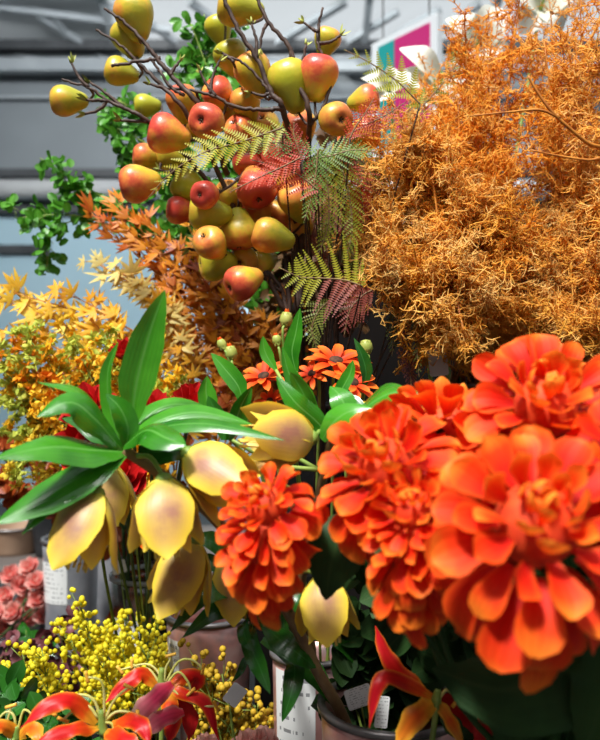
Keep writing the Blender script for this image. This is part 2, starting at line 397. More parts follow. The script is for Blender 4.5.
class MB:
    def __init__(s):
        s.v, s.f, s.uv, s.mi = [], [], [], []

    def strip(s, pts, W, hint, pr='lance', cup=0.2, nu=8, nv=4, wave=0.0, nw=3.0, ph=0.0, normals=None, fold=0.0, mi=0):
        """ribbon along the points; cup lifts the edges toward the normal"""
        pts = cat(pts, nu) if len(pts) != nu + 1 else pts
        b = len(s.v)
        for i, p in enumerate(pts):
            u = i / nu
            t = (pts[min(i + 1, nu)] - pts[max(i - 1, 0)])
            t = t.normalized() if t.length > 1e-9 else V((0, 0, 1))
            n = normals[i] if normals else hint
            side = t.cross(n)
            side = side.normalized() if side.length > 1e-6 else t.orthogonal().normalized()
            n = side.cross(t).normalized()
            w = W * 0.5 * prof(pr, u)
            for j in range(nv + 1):
                v = j / nv * 2 - 1
                q = p + side * (w * v) + n * (w * (cup * v * v + fold * abs(v)))
                if wave:
                    q = q + n * (wave * W * sin(u * nw * 2 * pi + ph + (1.5 if v > 0 else 0)) * v * v)
                s.v.append(q)
                s.uv.append((u, v * 0.5 + 0.5))
        k = nv + 1
        for i in range(nu):
            for j in range(nv):
                a = b + i * k + j
                s.f.append((a, a + 1, a + k + 1, a + k))
                s.mi.append(mi)

    def petal(s, o, d, n, L, W, pr='spoon', cup=0.3, c1=0.0, c2=0.0, nu=7, nv=4, wave=0.0, nw=2.0, ph=0.0, fold=0.0, mi=0):
        """petal from o along d, bending toward n by c1*u + c2*u*u radians"""
        d = d.normalized()
        n = (n - d * n.dot(d)).normalized()
        pts, nn = [o.copy()], []
        p = o.copy()
        for i in range(nu + 1):
            th = c1 * (i / nu) + c2 * (i / nu) ** 2
            nn.append(n * cos(th) - d * sin(th))
            if i < nu:
                tm = c1 * ((i + .5) / nu) + c2 * ((i + .5) / nu) ** 2
                p = p + (d * cos(tm) + n * sin(tm)) * (L / nu)
                pts.append(p.copy())
        s.strip(pts, W, n, pr, cup, nu, nv, wave, nw, ph, nn, fold, mi)

    def tube(s, pts, r0, r1=None, k=6, n=None, mi=0, cap=True):
        r1 = r0 if r1 is None else r1
        pts = cat(pts, n) if n else pts
        b = len(s.v)
        m = len(pts)
        x = None
        for i, p in enumerate(pts):
            t = pts[min(i + 1, m - 1)] - pts[max(i - 1, 0)]
            t = t.normalized() if t.length > 1e-9 else UP
            if x is None:
                x = t.orthogonal().normalized()
            x = (x - t * x.dot(t))
            x = x.normalized() if x.length > 1e-6 else t.orthogonal().normalized()
            y = t.cross(x)
            r = r0 + (r1 - r0) * i / (m - 1)
            for j in range(k):
                a = 2 * pi * j / k
                s.v.append(p + x * (r * cos(a)) + y * (r * sin(a)))
                s.uv.append((i / (m - 1), j / k))
        for i in range(m - 1):
            for j in range(k):
                a, c = b + i * k + j, b + i * k + (j + 1) % k
                s.f.append((a, c, c + k, a + k))
                s.mi.append(mi)
        if cap:
            s.f.append(tuple(b + j for j in reversed(range(k))))
            s.f.append(tuple(b + (m - 1) * k + j for j in range(k)))
            s.mi += [mi, mi]

    def lathe(s, o, ax, profile, k=24, mi=0, lobes=None, a0=0.0, a1=2 * pi):
        """profile of (r, h) revolved about axis ax through o"""
        ax = ax.normalized()
        x = ax.orthogonal().normalized() if abs(ax.z) < 0.999 else V((1, 0, 0))
        y = ax.cross(x)
        b = len(s.v)
        full = abs(a1 - a0 - 2 * pi) < 1e-6
        kk = k if full else k + 1
        for i, (r, h) in enumerate(profile):
            for j in range(kk):
                a = a0 + (a1 - a0) * j / k
                q = r if lobes is None else r * (1 + lobes(a, i / (len(profile) - 1)))
                s.v.append(o + ax * h + x * (q * cos(a)) + y * (q * sin(a)))
                s.uv.append((j / k, i / (len(profile) - 1)))
        for i in range(len(profile) - 1):
            for j in range(k):
                j2 = (j + 1) % kk if full else j + 1
                s.f.append((b + i * kk + j, b + i * kk + j2, b + (i + 1) * kk + j2, b + (i + 1) * kk + j))
                s.mi.append(mi)

    def ball(s, o, r, k=6, h=4, sq=1.0, ax=UP, mi=0):
        s.lathe(o, ax, [(max(r * sin(pi * i / h), r * 0.02), -r * sq * cos(pi * i / h)) for i in range(h + 1)], k, mi)

    def box(s, c, size, rz=0.0, mi=0, rot=None):
        b = len(s.v)
        m = rot or Matrix.Rotation(rz, 3, 'Z')
        for z in (-1, 1):
            for y in (-1, 1):
                for x in (-1, 1):
                    s.v.append(c + m @ V((x * size[0] / 2, y * size[1] / 2, z * size[2] / 2)))
                    s.uv.append(((x + 1) / 2, (z + 1) / 2))
        for f in ((0, 2, 3, 1), (4, 5, 7, 6), (0, 1, 5, 4), (2, 6, 7, 3), (0, 4, 6, 2), (1, 3, 7, 5)):
            s.f.append(tuple(b + i for i in f))
            s.mi.append(mi)

    def bar(s, a, c, w, h, up=UP, mi=0):
        """rectangular bar from a to c"""
        t = (c - a).normalized()
        x = t.cross(up)
        x = x.normalized() if x.length > 1e-6 else t.orthogonal().normalized()
        z = x.cross(t)
        rot = Matrix((x, t, z)).transposed()
        s.box((a + c) / 2, (w, (c - a).length, h), rot=rot, mi=mi)

    def build(s, name, mats, parent=None, loc=None, smooth=True):
        mats = mats if isinstance(mats, (list, tuple)) else [mats]
        org = ORIGIN[parent.name] if parent else (loc or V((0, 0, 0)))
        me = bpy.data.meshes.new(name)
        me.from_pydata([tuple(p - org) for p in s.v], [], s.f)
        uvl = me.uv_layers.new(name='UVMap')
        flat = [0.0] * (2 * len(me.loops))
        vi = [0] * len(me.loops)
        me.loops.foreach_get('vertex_index', vi)
        for i, q in enumerate(vi):
            flat[2 * i], flat[2 * i + 1] = s.uv[q]
        uvl.data.foreach_set('uv', flat)
        for m in mats:
            me.materials.append(m)
        me.polygons.foreach_set('material_index', s.mi)
        me.polygons.foreach_set('use_smooth', [smooth] * len(me.polygons))
        me.update()
        o = bpy.data.objects.new(name, me)
        C.objects.link(o)
        if parent:
            o.parent = parent
        else:
            o.location = org
        ORIGIN[o.name] = org
        return o


def tag(o, label, cat_, group=None, kind=None):
    if label:
        o['label'] = label
    if cat_:
        o['category'] = cat_
    if group:
        o['group'] = group
    if kind:
        o['kind'] = kind
    return o


def thing(name, label, cat_, loc, group=None):
    o = bpy.data.objects.new(name, None)
    o.empty_display_size = 0.02
    C.objects.link(o)
    o.location = loc
    ORIGIN[o.name] = V(loc)
    return tag(o, label, cat_, group)


def struct(mb, name, mat, smooth=False):
    o = mb.build(name, mat, smooth=smooth)
    o['kind'] = 'structure'
    return o


def rv(rng, s=1.0):
    while True:
        v = V((rng.uniform(-1, 1), rng.uniform(-1, 1), rng.uniform(-1, 1)))
        if 0.05 < v.length <= 1:
            return v.normalized() * s


def around(ax):
    x = ax.orthogonal().normalized()
    return x, ax.cross(x)


# ================================================================== SETTING
BW = 9.0          # back wall distance


def zat(py, d):
    return EYE.z - (py - 370) / F * d


def xat(px, d):
    return (px - 300) / F * d


b = MB(); b.box(V((0, 1.5, -0.05)), (16, 16, 0.1)); struct(b, 'floor', M['floor'])
z_blue, z_top = zat(212, BW), zat(58, BW)
b = MB(); b.box(V((0, BW + .1, z_blue / 2)), (16, 0.2, z_blue), mi=0)
b.box(V((0, BW + .1, (z_blue + z_top) / 2)), (16, 0.2, z_top - z_blue), mi=1)
struct(b, 'wall_back', [M['wall_blue'], M['fascia']])
b = MB(); b.box(V((-8.1, 1.5, 2.6)), (0.2, 16, 5.2)); struct(b, 'wall_left', M['wall'])
b = MB(); b.box(V((8.1, 1.5, 2.6)), (0.2, 16, 5.2)); struct(b, 'wall_right', M['wall'])
b = MB(); b.box(V((0, -6.6, 2.6)), (16, 0.2, 5.2)); struct(b, 'wall_front', M['wall'])
# horizontal members on the back wall
b = MB(); b.box(V((0, BW - .08, zat(176, BW))), (16, 0.16, .09)); struct(b, 'trim_1', M['steel_dk'])
b = MB(); b.tube([V((-8, BW - .22, zat(194, BW))), V((8, BW - .22, zat(194, BW)))], .11, k=16); struct(b, 'trim_2', M['pipe'], True)
b = MB(); b.box(V((0, BW - .06, zat(210, BW))), (16, 0.12, .10)); struct(b, 'trim_3', M['steel_dk'])
b = MB(); b.box(V((0, BW - .08, zat(100, BW))), (16, 0.05, .03)); struct(b, 'trim_4', M['steel'])
b = MB(); b.box(V((0, BW - .30, zat(58, BW))), (16, 0.18, .10)); struct(b, 'trim_5', M['steel_dk'])
b = MB(); b.box(V((0, BW - .26, zat(75, BW))), (16, 0.14, .14)); struct(b, 'trim_6', M['steel'])
b = MB(); b.box(V((-3.4, BW - .03, zat(250, BW))), (1.2, 0.06, .10)); struct(b, 'trim_7', M['steel_dk'])
# pitched roof over the hall: solid sheets to the left, glazing elsewhere
RZ0, RZ1, RY1 = z_top, z_top + 2.2, 2.6


def roof_pt(x, y):
    if y > RY1:
        t = (BW - y) / (BW - RY1)
    else:
        t = max(0.0, (y + 6.6) / (RY1 + 6.6))
    return V((x, y, RZ0 + (RZ1 - RZ0) * t))


b = MB()


def pane(x0, x1, y0, y1, mi, th=.02):
    k = len(b.v)
    for x, y in ((x0, y0), (x1, y0), (x1, y1), (x0, y1)):
        b.v.append(roof_pt(x, y)); b.uv.append((0, 0))
    for x, y in ((x0, y0), (x1, y0), (x1, y1), (x0, y1)):
        b.v.append(roof_pt(x, y) + UP * th); b.uv.append((0, 0))
    for f in ((0, 3, 2, 1), (4, 5, 6, 7), (0, 1, 5, 4), (1, 2, 6, 5), (2, 3, 7, 6), (3, 0, 4, 7)):
        b.f.append(tuple(k + i for i in f)); b.mi.append(mi)


for i in range(8):
    x0 = -8 + 2 * i
    pane(x0, x0 + 2, RY1, BW, 1 if i < 3 else 0)
    pane(x0, x0 + 2, -6.6, RY1, 1 if i < 2 else 0)
struct(b, 'ceiling', [M['roof'], M['roof_solid']])
nt_ = 7
for x in [-7, -5.2, -3.6, -2.0, -0.7, 0.7, 2.0, 3.6, 5.2]:
    b = MB()
    b.bar(roof_pt(x, BW - .2) - UP * .07, roof_pt(x, RY1) - UP * .07, .07, .12)
    b.bar(roof_pt(x, RY1) - UP * .07, roof_pt(x, -6.4) - UP * .07, .07, .12)
    nt_ += 1
    struct(b, 'trim_%d' % nt_, M['steel'])
for y in [7.9, 6.6, 5.3, 4.0]:
    b = MB()
    b.bar(roof_pt(-8, y) - UP * .16, roof_pt(8, y) - UP * .16, .07, .09)
    nt_ += 1
    struct(b, 'trim_%d' % nt_, M['steel'])
def on_roof(px, py):
    """point of the roof slope seen at a pixel"""
    k = (RZ1 - RZ0) / (BW - RY1)               # height gained per metre nearer
    g = (370 - py) / F
    d = (RZ0 + k * BW - EYE.z) / (g + k)
    return V((xat(px, d), d, zat(py, d)))


for a_, c_, w_ in [((-60, -10), (170, 21), .08), ((38, 7), (118, 57), .07), ((56, 8), (68, 28), .05), ((-10, 34), (60, 58), .06), ((150, 14), (210, 58), .06),
                   ((236, 60), (345, -8), .09), ((318, 52), (398, 2), .06), ((345, 58), (440, 0), .08), ((190, -8), (240, 30), .07), ((100, -8), (140, 14), .06), ((380, 58), (480, -6), .08)]:
    b = MB()
    b.bar(on_roof(*a_) - UP * .10, on_roof(*c_) - UP * .10, w_, .06)
    nt_ += 1
    struct(b, 'trim_%d' % nt_, M['steel'])

# magenta and teal hanging board, seen past the pears
t = thing('hanging_board', 'magenta and teal board with white border hanging high behind the golden bush', 'sign', (.40, 2.9, 2.40))
A, B_ = V((xat(374, 3.08), 3.08, 0)), V((xat(440, 2.80), 2.80, 0))
ex = (B_ - A).normalized()
rz = math.atan2(ex.y, ex.x)
Wd = (B_ - A).length
ztop, zbot = 2.75, 2.30
mid = (A + B_) / 2
fr = MB(); fr.box(V((mid.x, mid.y, (ztop + zbot) / 2)), (Wd, .025, ztop - zbot), rz); fr.build('border', M['board_white'], t, smooth=False)
ny = V((sin(rz), -cos(rz), 0))
for nm, a0, a1, m in (('magenta_panel', .38, .90, 'magenta'), ('teal_panel', .12, .375, 'teal')):
    c = A + ex * Wd * (a0 + a1) / 2 + ny * .0145
    q = MB(); q.box(V((c.x, c.y, (ztop + zbot) / 2 - .0)), (Wd * (a1 - a0), .004, ztop - zbot - .05), rz)
    q.build(nm, M[m], t, smooth=False)
for f_ in (.15, .85):
    q = MB(); c = A + ex * Wd * f_; q.tube([V((c.x, c.y, ztop)), V((c.x, c.y, roof_pt(c.x, c.y).z - .05))], .003, k=5)
    q.build('cord', M['rim'], t)

# ------------------------------------------------------------------ furniture
RIM, BENCH = 1.12, 0.82
t = thing('flower_bench', 'dark wooden bench under the front row of flower buckets', 'bench', (0, 1.45, 0))
b = MB(); b.box(V((0, 1.45, BENCH - .02)), (2.6, 1.8, .04)); b.build('bench_top', M['wood_dark'], t, smooth=False)
for x in (-1.2, 1.2):
    for y in (.62, 2.28):
        b = MB(); b.box(V((x, y, (BENCH - .04) / 2)), (.06, .06, BENCH - .04)); b.build('leg', M['wood_dark'], t, smooth=False)
t = thing('display_stand', 'black raised display stand behind the orange dahlias', 'stand', (.46, 1.55, BENCH))
b = MB(); b.box(V((.46, 1.55, BENCH + .18)), (1.06, .62, .36)); b.build('step', M['stand'], t, smooth=False)
b = MB(); b.box(V((.51, 1.885, BENCH + .51)), (.98, .03, 1.02)); b.build('dark_backing', M['stand'], t, smooth=False)  # black sheet added and raised to darken the gaps behind the bush
TIER = BENCH + .36
t = thing('side_table', 'low dark table far behind the tin bucket at left', 'table', (-.95, 3.1, 0))
b = MB(); b.box(V((-.95, 3.1, .80)), (1.6, .8, .04)); b.build('table_top', M['table2'], t, smooth=False)
for x in (-1.7, -.2):
    for y in (2.75, 3.45):
        b = MB(); b.box(V((x, y, .39)), (.05, .05, .78)); b.build('leg', M['table2'], t, smooth=False)


def bucket(name, label, c, z0, z1, r0, r1, mat, group=None, lab=None, labm='label', rim=True, lip=.004):
    t = thing(name, label, 'bucket', (c[0], c[1], z0))
    o = V((c[0], c[1], z0)); H = z1 - z0
    b = MB()
    n = 10
    b.lathe(o, UP, [(r0 * .02, .0)] + [(r0 + (r1 - r0) * i / n, H * i / n) for i in range(n + 1)] +
            [(r0 + (r1 - r0) * i / n - .003, max(H * i / n, .004)) for i in range(n, -1, -1)] + [(r0 * .02, .004)], 40)
    b.build('body', mat, t)
    if rim:
        b = MB()
        b.lathe(o, UP, [(r1 - lip, H - lip), (r1 + lip, H - lip), (r1 + lip, H + lip * .6), (r1 - lip, H + lip * .6), (r1 - lip, H - lip)], 40)
        b.build('rim', M['rim'] if mat is not M['clear'] else M['clear_rim'], t)
    if lab:
        a0, a1, h0, h1 = lab            # angles measured from straight toward the viewer, + to the right
        b = MB()
        # orthogonal of UP used by lathe is x=(1,0,0), y=UP x X=(0,1,0): toward viewer is -90 deg
        pr_ = []
        for i in range(7):
            h = h0 + (h1 - h0) * i / 6
            pr_.append((r0 + (r1 - r0) * h / H + .0012, h))
        b.lathe(o, UP, pr_, 14, a0=R(-90 + a0), a1=R(-90 + a1))
        b.build('paper_label', M[labm], t)
    return t


def at(px, py, z):
    """ground position whose point at height z is seen at px, py"""
    d = (EYE.z - z) / ((py - 370) / F)
    return (xat(px, d), d)


bk1 = (xat(71, 1.9), 1.9)
bucket('flower_bucket', 'grey tin bucket with pale label at left, behind the pink blossoms', bk1, BENCH, 1.10, .056, .065, M['metal_grey'], lab=(-62, 8, .14, .235))
bucket('flower_bucket', 'pale grey tin bucket mostly hidden between the tin and the clear bucket', (xat(116, 2.12), 2.12), BENCH, 1.085, .05, .06, M['metal_grey'])
bk2 = (xat(148, 1.43), 1.43)
bucket('flower_bucket', 'clear plastic bucket with white label and green stems inside', bk2, BENCH, 1.135, .058, .064, M['clear'], lab=(-58, 0, .13, .25))
bk3 = (xat(209, 1.26), 1.26)
bucket('flower_bucket', 'tin bucket with painted-in pink reflections and narrow white label behind the red flame lily', bk3, BENCH, 1.118, .060, .066, M['metal_pink_mirror'], lab=(-64, -36, .09, .27))
bk4 = (xat(312, 1.09), 1.09)
bucket('flower_bucket', 'tin bucket with painted-in pink reflections and large white printed label at bottom centre', bk4, BENCH, 1.118, .048, .054, M['metal_pink_mirror'], lab=(-62, 4, .13, .285))
bk5 = (xat(392, .90), .90)
bucket('flower_bucket', 'wide copper toned bucket with dark rim under the dahlias', bk5, BENCH, 1.125, .070, .080, M['metal_pink_mirror'])
bk6 = (.235, .74)
bucket('flower_bucket', 'black bucket hidden below the dahlias', bk6, BENCH, 1.07, .055, .065, M['pail_black'])
bk7 = (xat(618, .93), .93)
bucket('flower_bucket', 'tin bucket with painted-in pink reflections cut off by the lower right corner', bk7, BENCH, 1.13, .06, .07, M['metal_pink_mirror'])
bp = (0.0, 1.38)
bucket('flower_bucket', 'black bucket on the stand holding the pear branches', bp, TIER, 1.44, .06, .07, M['pail_black'])
bg = (xat(470, 1.32), 1.32)
bucket('flower_bucket', 'black bucket on the stand holding the golden bush', bg, TIER, 1.478, .075, .085, M['pail_black'])
bg2 = (xat(590, 1.34), 1.34)
bucket('flower_bucket', 'second black bucket on the stand behind the top right dahlia', bg2, TIER, 1.47, .075, .085, M['pail_black'])
bm = (-.30, 1.68)
bucket('flower_bucket', 'black bucket behind the clear one holding yellow sprays', bm, BENCH, 1.12, .07, .085, M['pail_black'])
bmim = (xat(140, 1.17), 1.17)
bucket('flower_pot', 'low black pot below the middle of the yellow mimosa', bmim, BENCH, .94, .05, .06, M['pail_black'])
bmim2 = (xat(30, 1.08), 1.08)
bucket('flower_pot', 'low black pot below the left mimosa', bmim2, BENCH, .93, .05, .06, M['pail_black'])
bglo = (xat(150, .88), .88)
bucket('flower_pot', 'low black pot below the red flame lilies', bglo, BENCH, .98, .05, .06, M['pail_black'])
bpk = (xat(6, 1.93), 1.93)
bucket('flower_pot', 'low black pot below the coral pink blossoms', bpk, BENCH, .875, .09, .10, M['pail_black'])
bpp = (xat(268, .99), .99)
bucket('flower_pot', 'low black pot below the pale pink blossoms', bpp, BENCH, .94, .035, .045, M['pail_black'])
bucket('clay_pot', 'round tan clay pot standing far back at left', (xat(14, 3.0), 3.0), .82, .92, .09, .115, M['pot'])
bucket('clay_pot', 'dark squat pot on the far table behind the tin bucket', (xat(55, 2.95), 2.95), .82, .98, .07, .09, M['pail_black'])


# ================================================================== PEAR BRANCHES
def pear_meshes():
    out = []
    base = [(.004, .075), (.05, .05), (.11, .012), (.19, .0), (.28, .025), (.37, .10), (.425, .21), (.44, .32), (.425, .43),
            (.385, .54), (.33, .65), (.275, .75), (.23, .84), (.185, .91), (.12, .965), (.05, .98), (.012, .965)]
    for k in range(3):
        rng = random.Random(40 + k)
        p1, p2, q = rng.uniform(0, 6), rng.uniform(0, 6), rng.uniform(.03, .055)

        def lob(a, t, p1=p1, p2=p2, q=q):
            w = max(0, 1 - t * 1.3)
            return q * w * cos(2 * a + p1) + .03 * w * cos(5 * a + p2) + .015 * cos(3 * a + p2)
        b = MB()
        s = 1.0 + .06 * (k - 1)
        b.lathe(V((0, 0, 0)), UP, [(r * s, h) for r, h in base], 26, lobes=lob)
        o = b.build('pear', M['pear'])
        out.append(o.data)
        C.objects.unlink(o)
        bpy.data.objects.remove(o)
    c = MB()
    for i in range(5):
        a = 2 * pi * i / 5
        c.petal(V((.03 * cos(a), .03 * sin(a), .055)), V((cos(a), sin(a), -.9)), V((cos(a), sin(a), .8)), .07, .05, 'lance', .2, -.4, 0, 4, 2)
    c.ball(V((0, 0, .055)), .035)
    o = c.build('calyx', M['calyx']); cal = o.data
    bpy.data.objects.remove(o)
    return out, cal


PEARS, CALYX = pear_meshes()
DP = 1.105          # depth of the fruit
base_pt = V((bp[0], bp[1], TIER + .03))


def branch_set(label, polys, pears, twigs, jitter=0):
    t = thing('pear_branch', label, 'branch', base_pt, 'artificial pear branches')
    rng = random.Random(len(label))
    b = MB()
    dense = []
    for pts, r0, r1 in polys:
        q = PS([(p[0], p[1], DP + .10 * min(max((p[1] - 118) / 80, 0), 1)) for p in pts]) if not isinstance(pts[0], V) else pts
        n = 8 * (len(q) - 1)
        c = cat(q, n)
        c = [p + rv(rng, .0012) for p in c]
        b.tube(c, r0, r1, 7)
        dense += c
    tips = []
    for pts in twigs:
        q = PS([(p[0], p[1], DP + .10 * min(max((p[1] - 118) / 80, 0), 1)) for p in pts])
        c = cat(q, 6 * (len(q) - 1))
        c = [p + rv(rng, .0008) for p in c]
        b.tube(c, .0030, .0016, 6)
        dense += c
        tips.append((c[-1], (c[-1] - c[-2]).normalized()))
    objs = []
    for (px, py, d, ln, sd, red, green) in pears:
        Lw = ln / F * d * .92
        ax = D(*sd)
        ctr = P(px, py, d)
        org = ctr - ax * (Lw * .42)
        top = org + ax * (Lw * .97)
        near = min(dense, key=lambda p: (p - top - ax * .012).length)
        b.tube([near, near.lerp(top, .5) + ax * .006, top], .0022, .0018, 6, 8)
        objs.append((org, ax, Lw, red, green))
    b.build('branch', M['bark'], t)
    for k, (org, ax, Lw, red, green) in enumerate(objs):
        o = bpy.data.objects.new('pear', PEARS[k % 3])
        C.objects.link(o)
        o.parent = t
        o.location = org - ORIGIN[t.name]
        o.rotation_mode = 'QUATERNION'
        o.rotation_quaternion = UP.rotation_difference(ax) @ Quaternion((0, 0, 1), rng.uniform(0, 6.28))
        o.scale = (Lw, Lw, Lw)
        o.color = (red, green, 0, 1)
        c = bpy.data.objects.new('calyx', CALYX)
        C.objects.link(c)
        c.parent = o
    for p, d in tips:
        g = MB()
        x, y = around(d)
        for k in range(3):
            dd = (d + rv(rng, .7)).normalized()
            g.petal(p - d * .002, dd, x, rng.uniform(.010, .018), .005, 'lance', .4, .3, 0, 4, 2)
        g.tube([p, p + d * .009], .0022, .001, 5)
        g.build('leaf_bud', M['bud'], t)
    return t


def down(pts):
    """continue a branch from its last pixel point into the pear bucket"""
    q = PS([(p[0], p[1], DP + .10 * min(max((p[1] - 118) / 80, 0), 1)) for p in pts])
    return q + [V((.0, 1.27, 1.60)), V((.005, 1.35, 1.46)), base_pt + V((0, 0, .02))]


branch_set('long pear branch reaching out to the upper left with yellow pears',
           [(down([(62, 80), (88, 87), (107, 100), (125, 109), (147, 121), (190, 160), (245, 235), (285, 310)]), .0016, .0055),
            ([(96, 29), (120, 45), (135, 60), (160, 84), (185, 112), (215, 165), (247, 238)], .0016, .0042),
            ([(104, 8), (123, 21), (141, 38), (158, 60), (177, 82), (200, 108), (228, 175)], .0018, .0045),
            ([(112, 66), (135, 62), (160, 58)], .0022, .0026),
            ([(150, 58), (160, 72), (172, 88), (184, 95)], .0018, .0026)],
           [(67, 101, 1.15, 41, (1, .05, .1), .28, .35), (135, 16, 1.14, 50, (.25, -1, .05), .30, .15), (129, 38, 1.17, 42, (.45, -1, .1), .22, .2),
            (120, 72, 1.17, 38, (1, -.25, .15), .22, .45), (146, 106, 1.32, 30, (1, .1, .2), .18, .7), (167, 134, 1.12, 47, (1, -.25, .15), .88, 0),
            (147, 157, 1.19, 36, (1, .0, .3), .62, .1), (168, 157, 1.20, 36, (1, -.2, .2), .4, .5), (138, 183, 1.13, 46, (1, .15, .1), .80, .05),
            (182, 102, 1.17, 42, (.1, -1, .5), .62, .05)],
           [[(88, 87), (78, 76), (71, 63)], [(125, 109), (108, 95), (90, 82)], [(147, 121), (133, 121), (120, 120)], [(107, 100), (99, 110), (85, 114)],
            [(107, 101), (96, 100), (86, 100)], [(190, 160), (170, 172), (160, 170)], [(170, 76), (176, 66), (180, 60)]])
branch_set('tall pear branch rising at the top centre with a green pear at its tip',
           [(down([(222, -6), (238, 29), (257, 59), (271, 92), (283, 108), (292, 160), (296, 240), (298, 310)]), .0028, .0062),
            ([(165, 88), (205, 93), (234, 106), (264, 110), (283, 108)], .0018, .0036),
            ([(224, 55), (245, 64), (262, 82), (272, 98)], .0016, .0026)],
           [(238, 8, 1.15, 52, (1, -.15, .1), .25, .4), (219, 29, 1.27, 34, (.3, -1, .2), .15, .7), (231, 57, 1.20, 40, (.4, -1, .2), .08, .9),
            (254, 73, 1.14, 50, (.45, -1, .1), .60, .1), (208, 121, 1.08, 45, (.35, .25, 1), .72, .05), (219, 94, 1.20, 38, (.6, -.5, .6), .6, .05),
            (246, 104, 1.19, 40, (.2, -.8, .6), .5, .2), (241, 131, 1.20, 38, (.5, -.4, .7), .6, .1), (265, 128, 1.22, 38, (.2, -.5, .8), .45, .2),
            (281, 152, 1.18, 52, (-.1, 1, .4), .85, 0), (262, 143, 1.21, 40, (.4, .6, .6), .75, 0), (300, 128, 1.2, 40, (.2, -.6, .6), .6, .2), (228, 118, 1.24, 38, (.5, -.5, .5), .5, .3), (250, 160, 1.22, 42, (.2, .8, .4), .8, .05), (288, 180, 1.19, 42, (-.3, .6, .4), .75, .1), (192, 128, 1.25, 36, (.7, -.5, .5), .5, .3)],
           [[(165, 88), (150, 84)], [(234, 62), (228, 57), (222, 53)], [(210, 94), (213, 76), (220, 60)], [(216, 96), (206, 84), (200, 70)],
            [(257, 59), (256, 40), (252, 24)], [(271, 92), (262, 96), (250, 92)]])
branch_set('pear branch leaning right at the top with the red pears',
           [(down([(255, -6), (268, 22), (290, 48), (296, 78), (309, 112), (307, 170), (302, 240), (300, 310)]), .0024, .0060),
            ([(322, 8), (318, 30), (319, 48), (330, 80), (322, 110), (310, 125)], .0016, .0030),
            ([(345, 130), (330, 160), (306, 200)], .0020, .0030)],
           [(290, 84, 1.12, 58, (.30, -1, .05), .10, .75), (318, 76, 1.11, 50, (-.12, -1, .1), .74, .0), (327, 41, 1.26, 32, (-.3, -1, .2), .55, .25),
            (334, 119, 1.09, 45, (-.45, .35, 1), .55, .25), (365, 100, 1.22, 36, (-1, -.2, .3), .6, .1), (364, 134, 1.22, 40, (-1, -.1, .4), .62, .1),
            (346, 150, 1.25, 40, (-.6, -.6, .3), .8, 0)],
           [[(318, 32), (311, 28), (304, 22)], [(319, 44), (330, 42), (341, 35)], [(290, 48), (291, 66), (283, 84)], [(296, 78), (303, 60), (306, 44)],
            [(268, 22), (262, 34), (260, 50)]])
branch_set('low pear branch with the crowded cluster of pears above the orange leaves',
           [(down([(196, 250), (222, 247), (243, 251), (262, 265), (282, 292), (292, 330)]), .0016, .0052),
            ([(214, 225), (228, 240), (240, 250)], .0016, .0024),
            ([(180, 222), (206, 222), (240, 232), (264, 262)], .0016, .0034),
            ([(240, 178), (262, 205), (284, 250), (290, 318)], .0020, .0042)],
           [(188, 186, 1.17, 42, (.9, -.5, .2), .18, .85), (206, 195, 1.09, 36, (.4, .2, 1), .95, 0), (180, 210, 1.17, 34, (1, -.1, .3), 1.0, 0),
            (208, 213, 1.13, 48, (1, -.05, .1), .28, .75), (211, 244, 1.09, 42, (.4, -.4, .8), .48, .25), (239, 231, 1.15, 46, (-.05, 1, .1), .60, .15),
            (271, 236, 1.10, 48, (1, -.28, .1), .52, .3), (243, 282, 1.09, 44, (.7, .35, .4), .85, .05), (216, 263, 1.15, 42, (1, .1, .3), .35, .6),
            (244, 260, 1.18, 40, (.2, .3, 1), .40, .5), (297, 201, 1.16, 46, (.3, -.7, .5), .60, .3), (256, 187, 1.15, 48, (-.2, .8, .5), .86, 0),
            (258, 208, 1.19, 40, (.3, -.9, .3), .7, .1), (279, 214, 1.21, 38, (.4, .4, .6), .66, .2), (226, 222, 1.2, 40, (.6, .3, .4), .45, .4), (262, 262, 1.22, 38, (.5, .3, .5), .5, .3), (230, 196, 1.2, 38, (.6, -.3, .5), .5, .4), (298, 228, 1.22, 38, (.2, -.6, .5), .5, .4)],
           [[(196, 250), (188, 249)], [(214, 225), (208, 218)], [(282, 292), (266, 280), (255, 277)]])


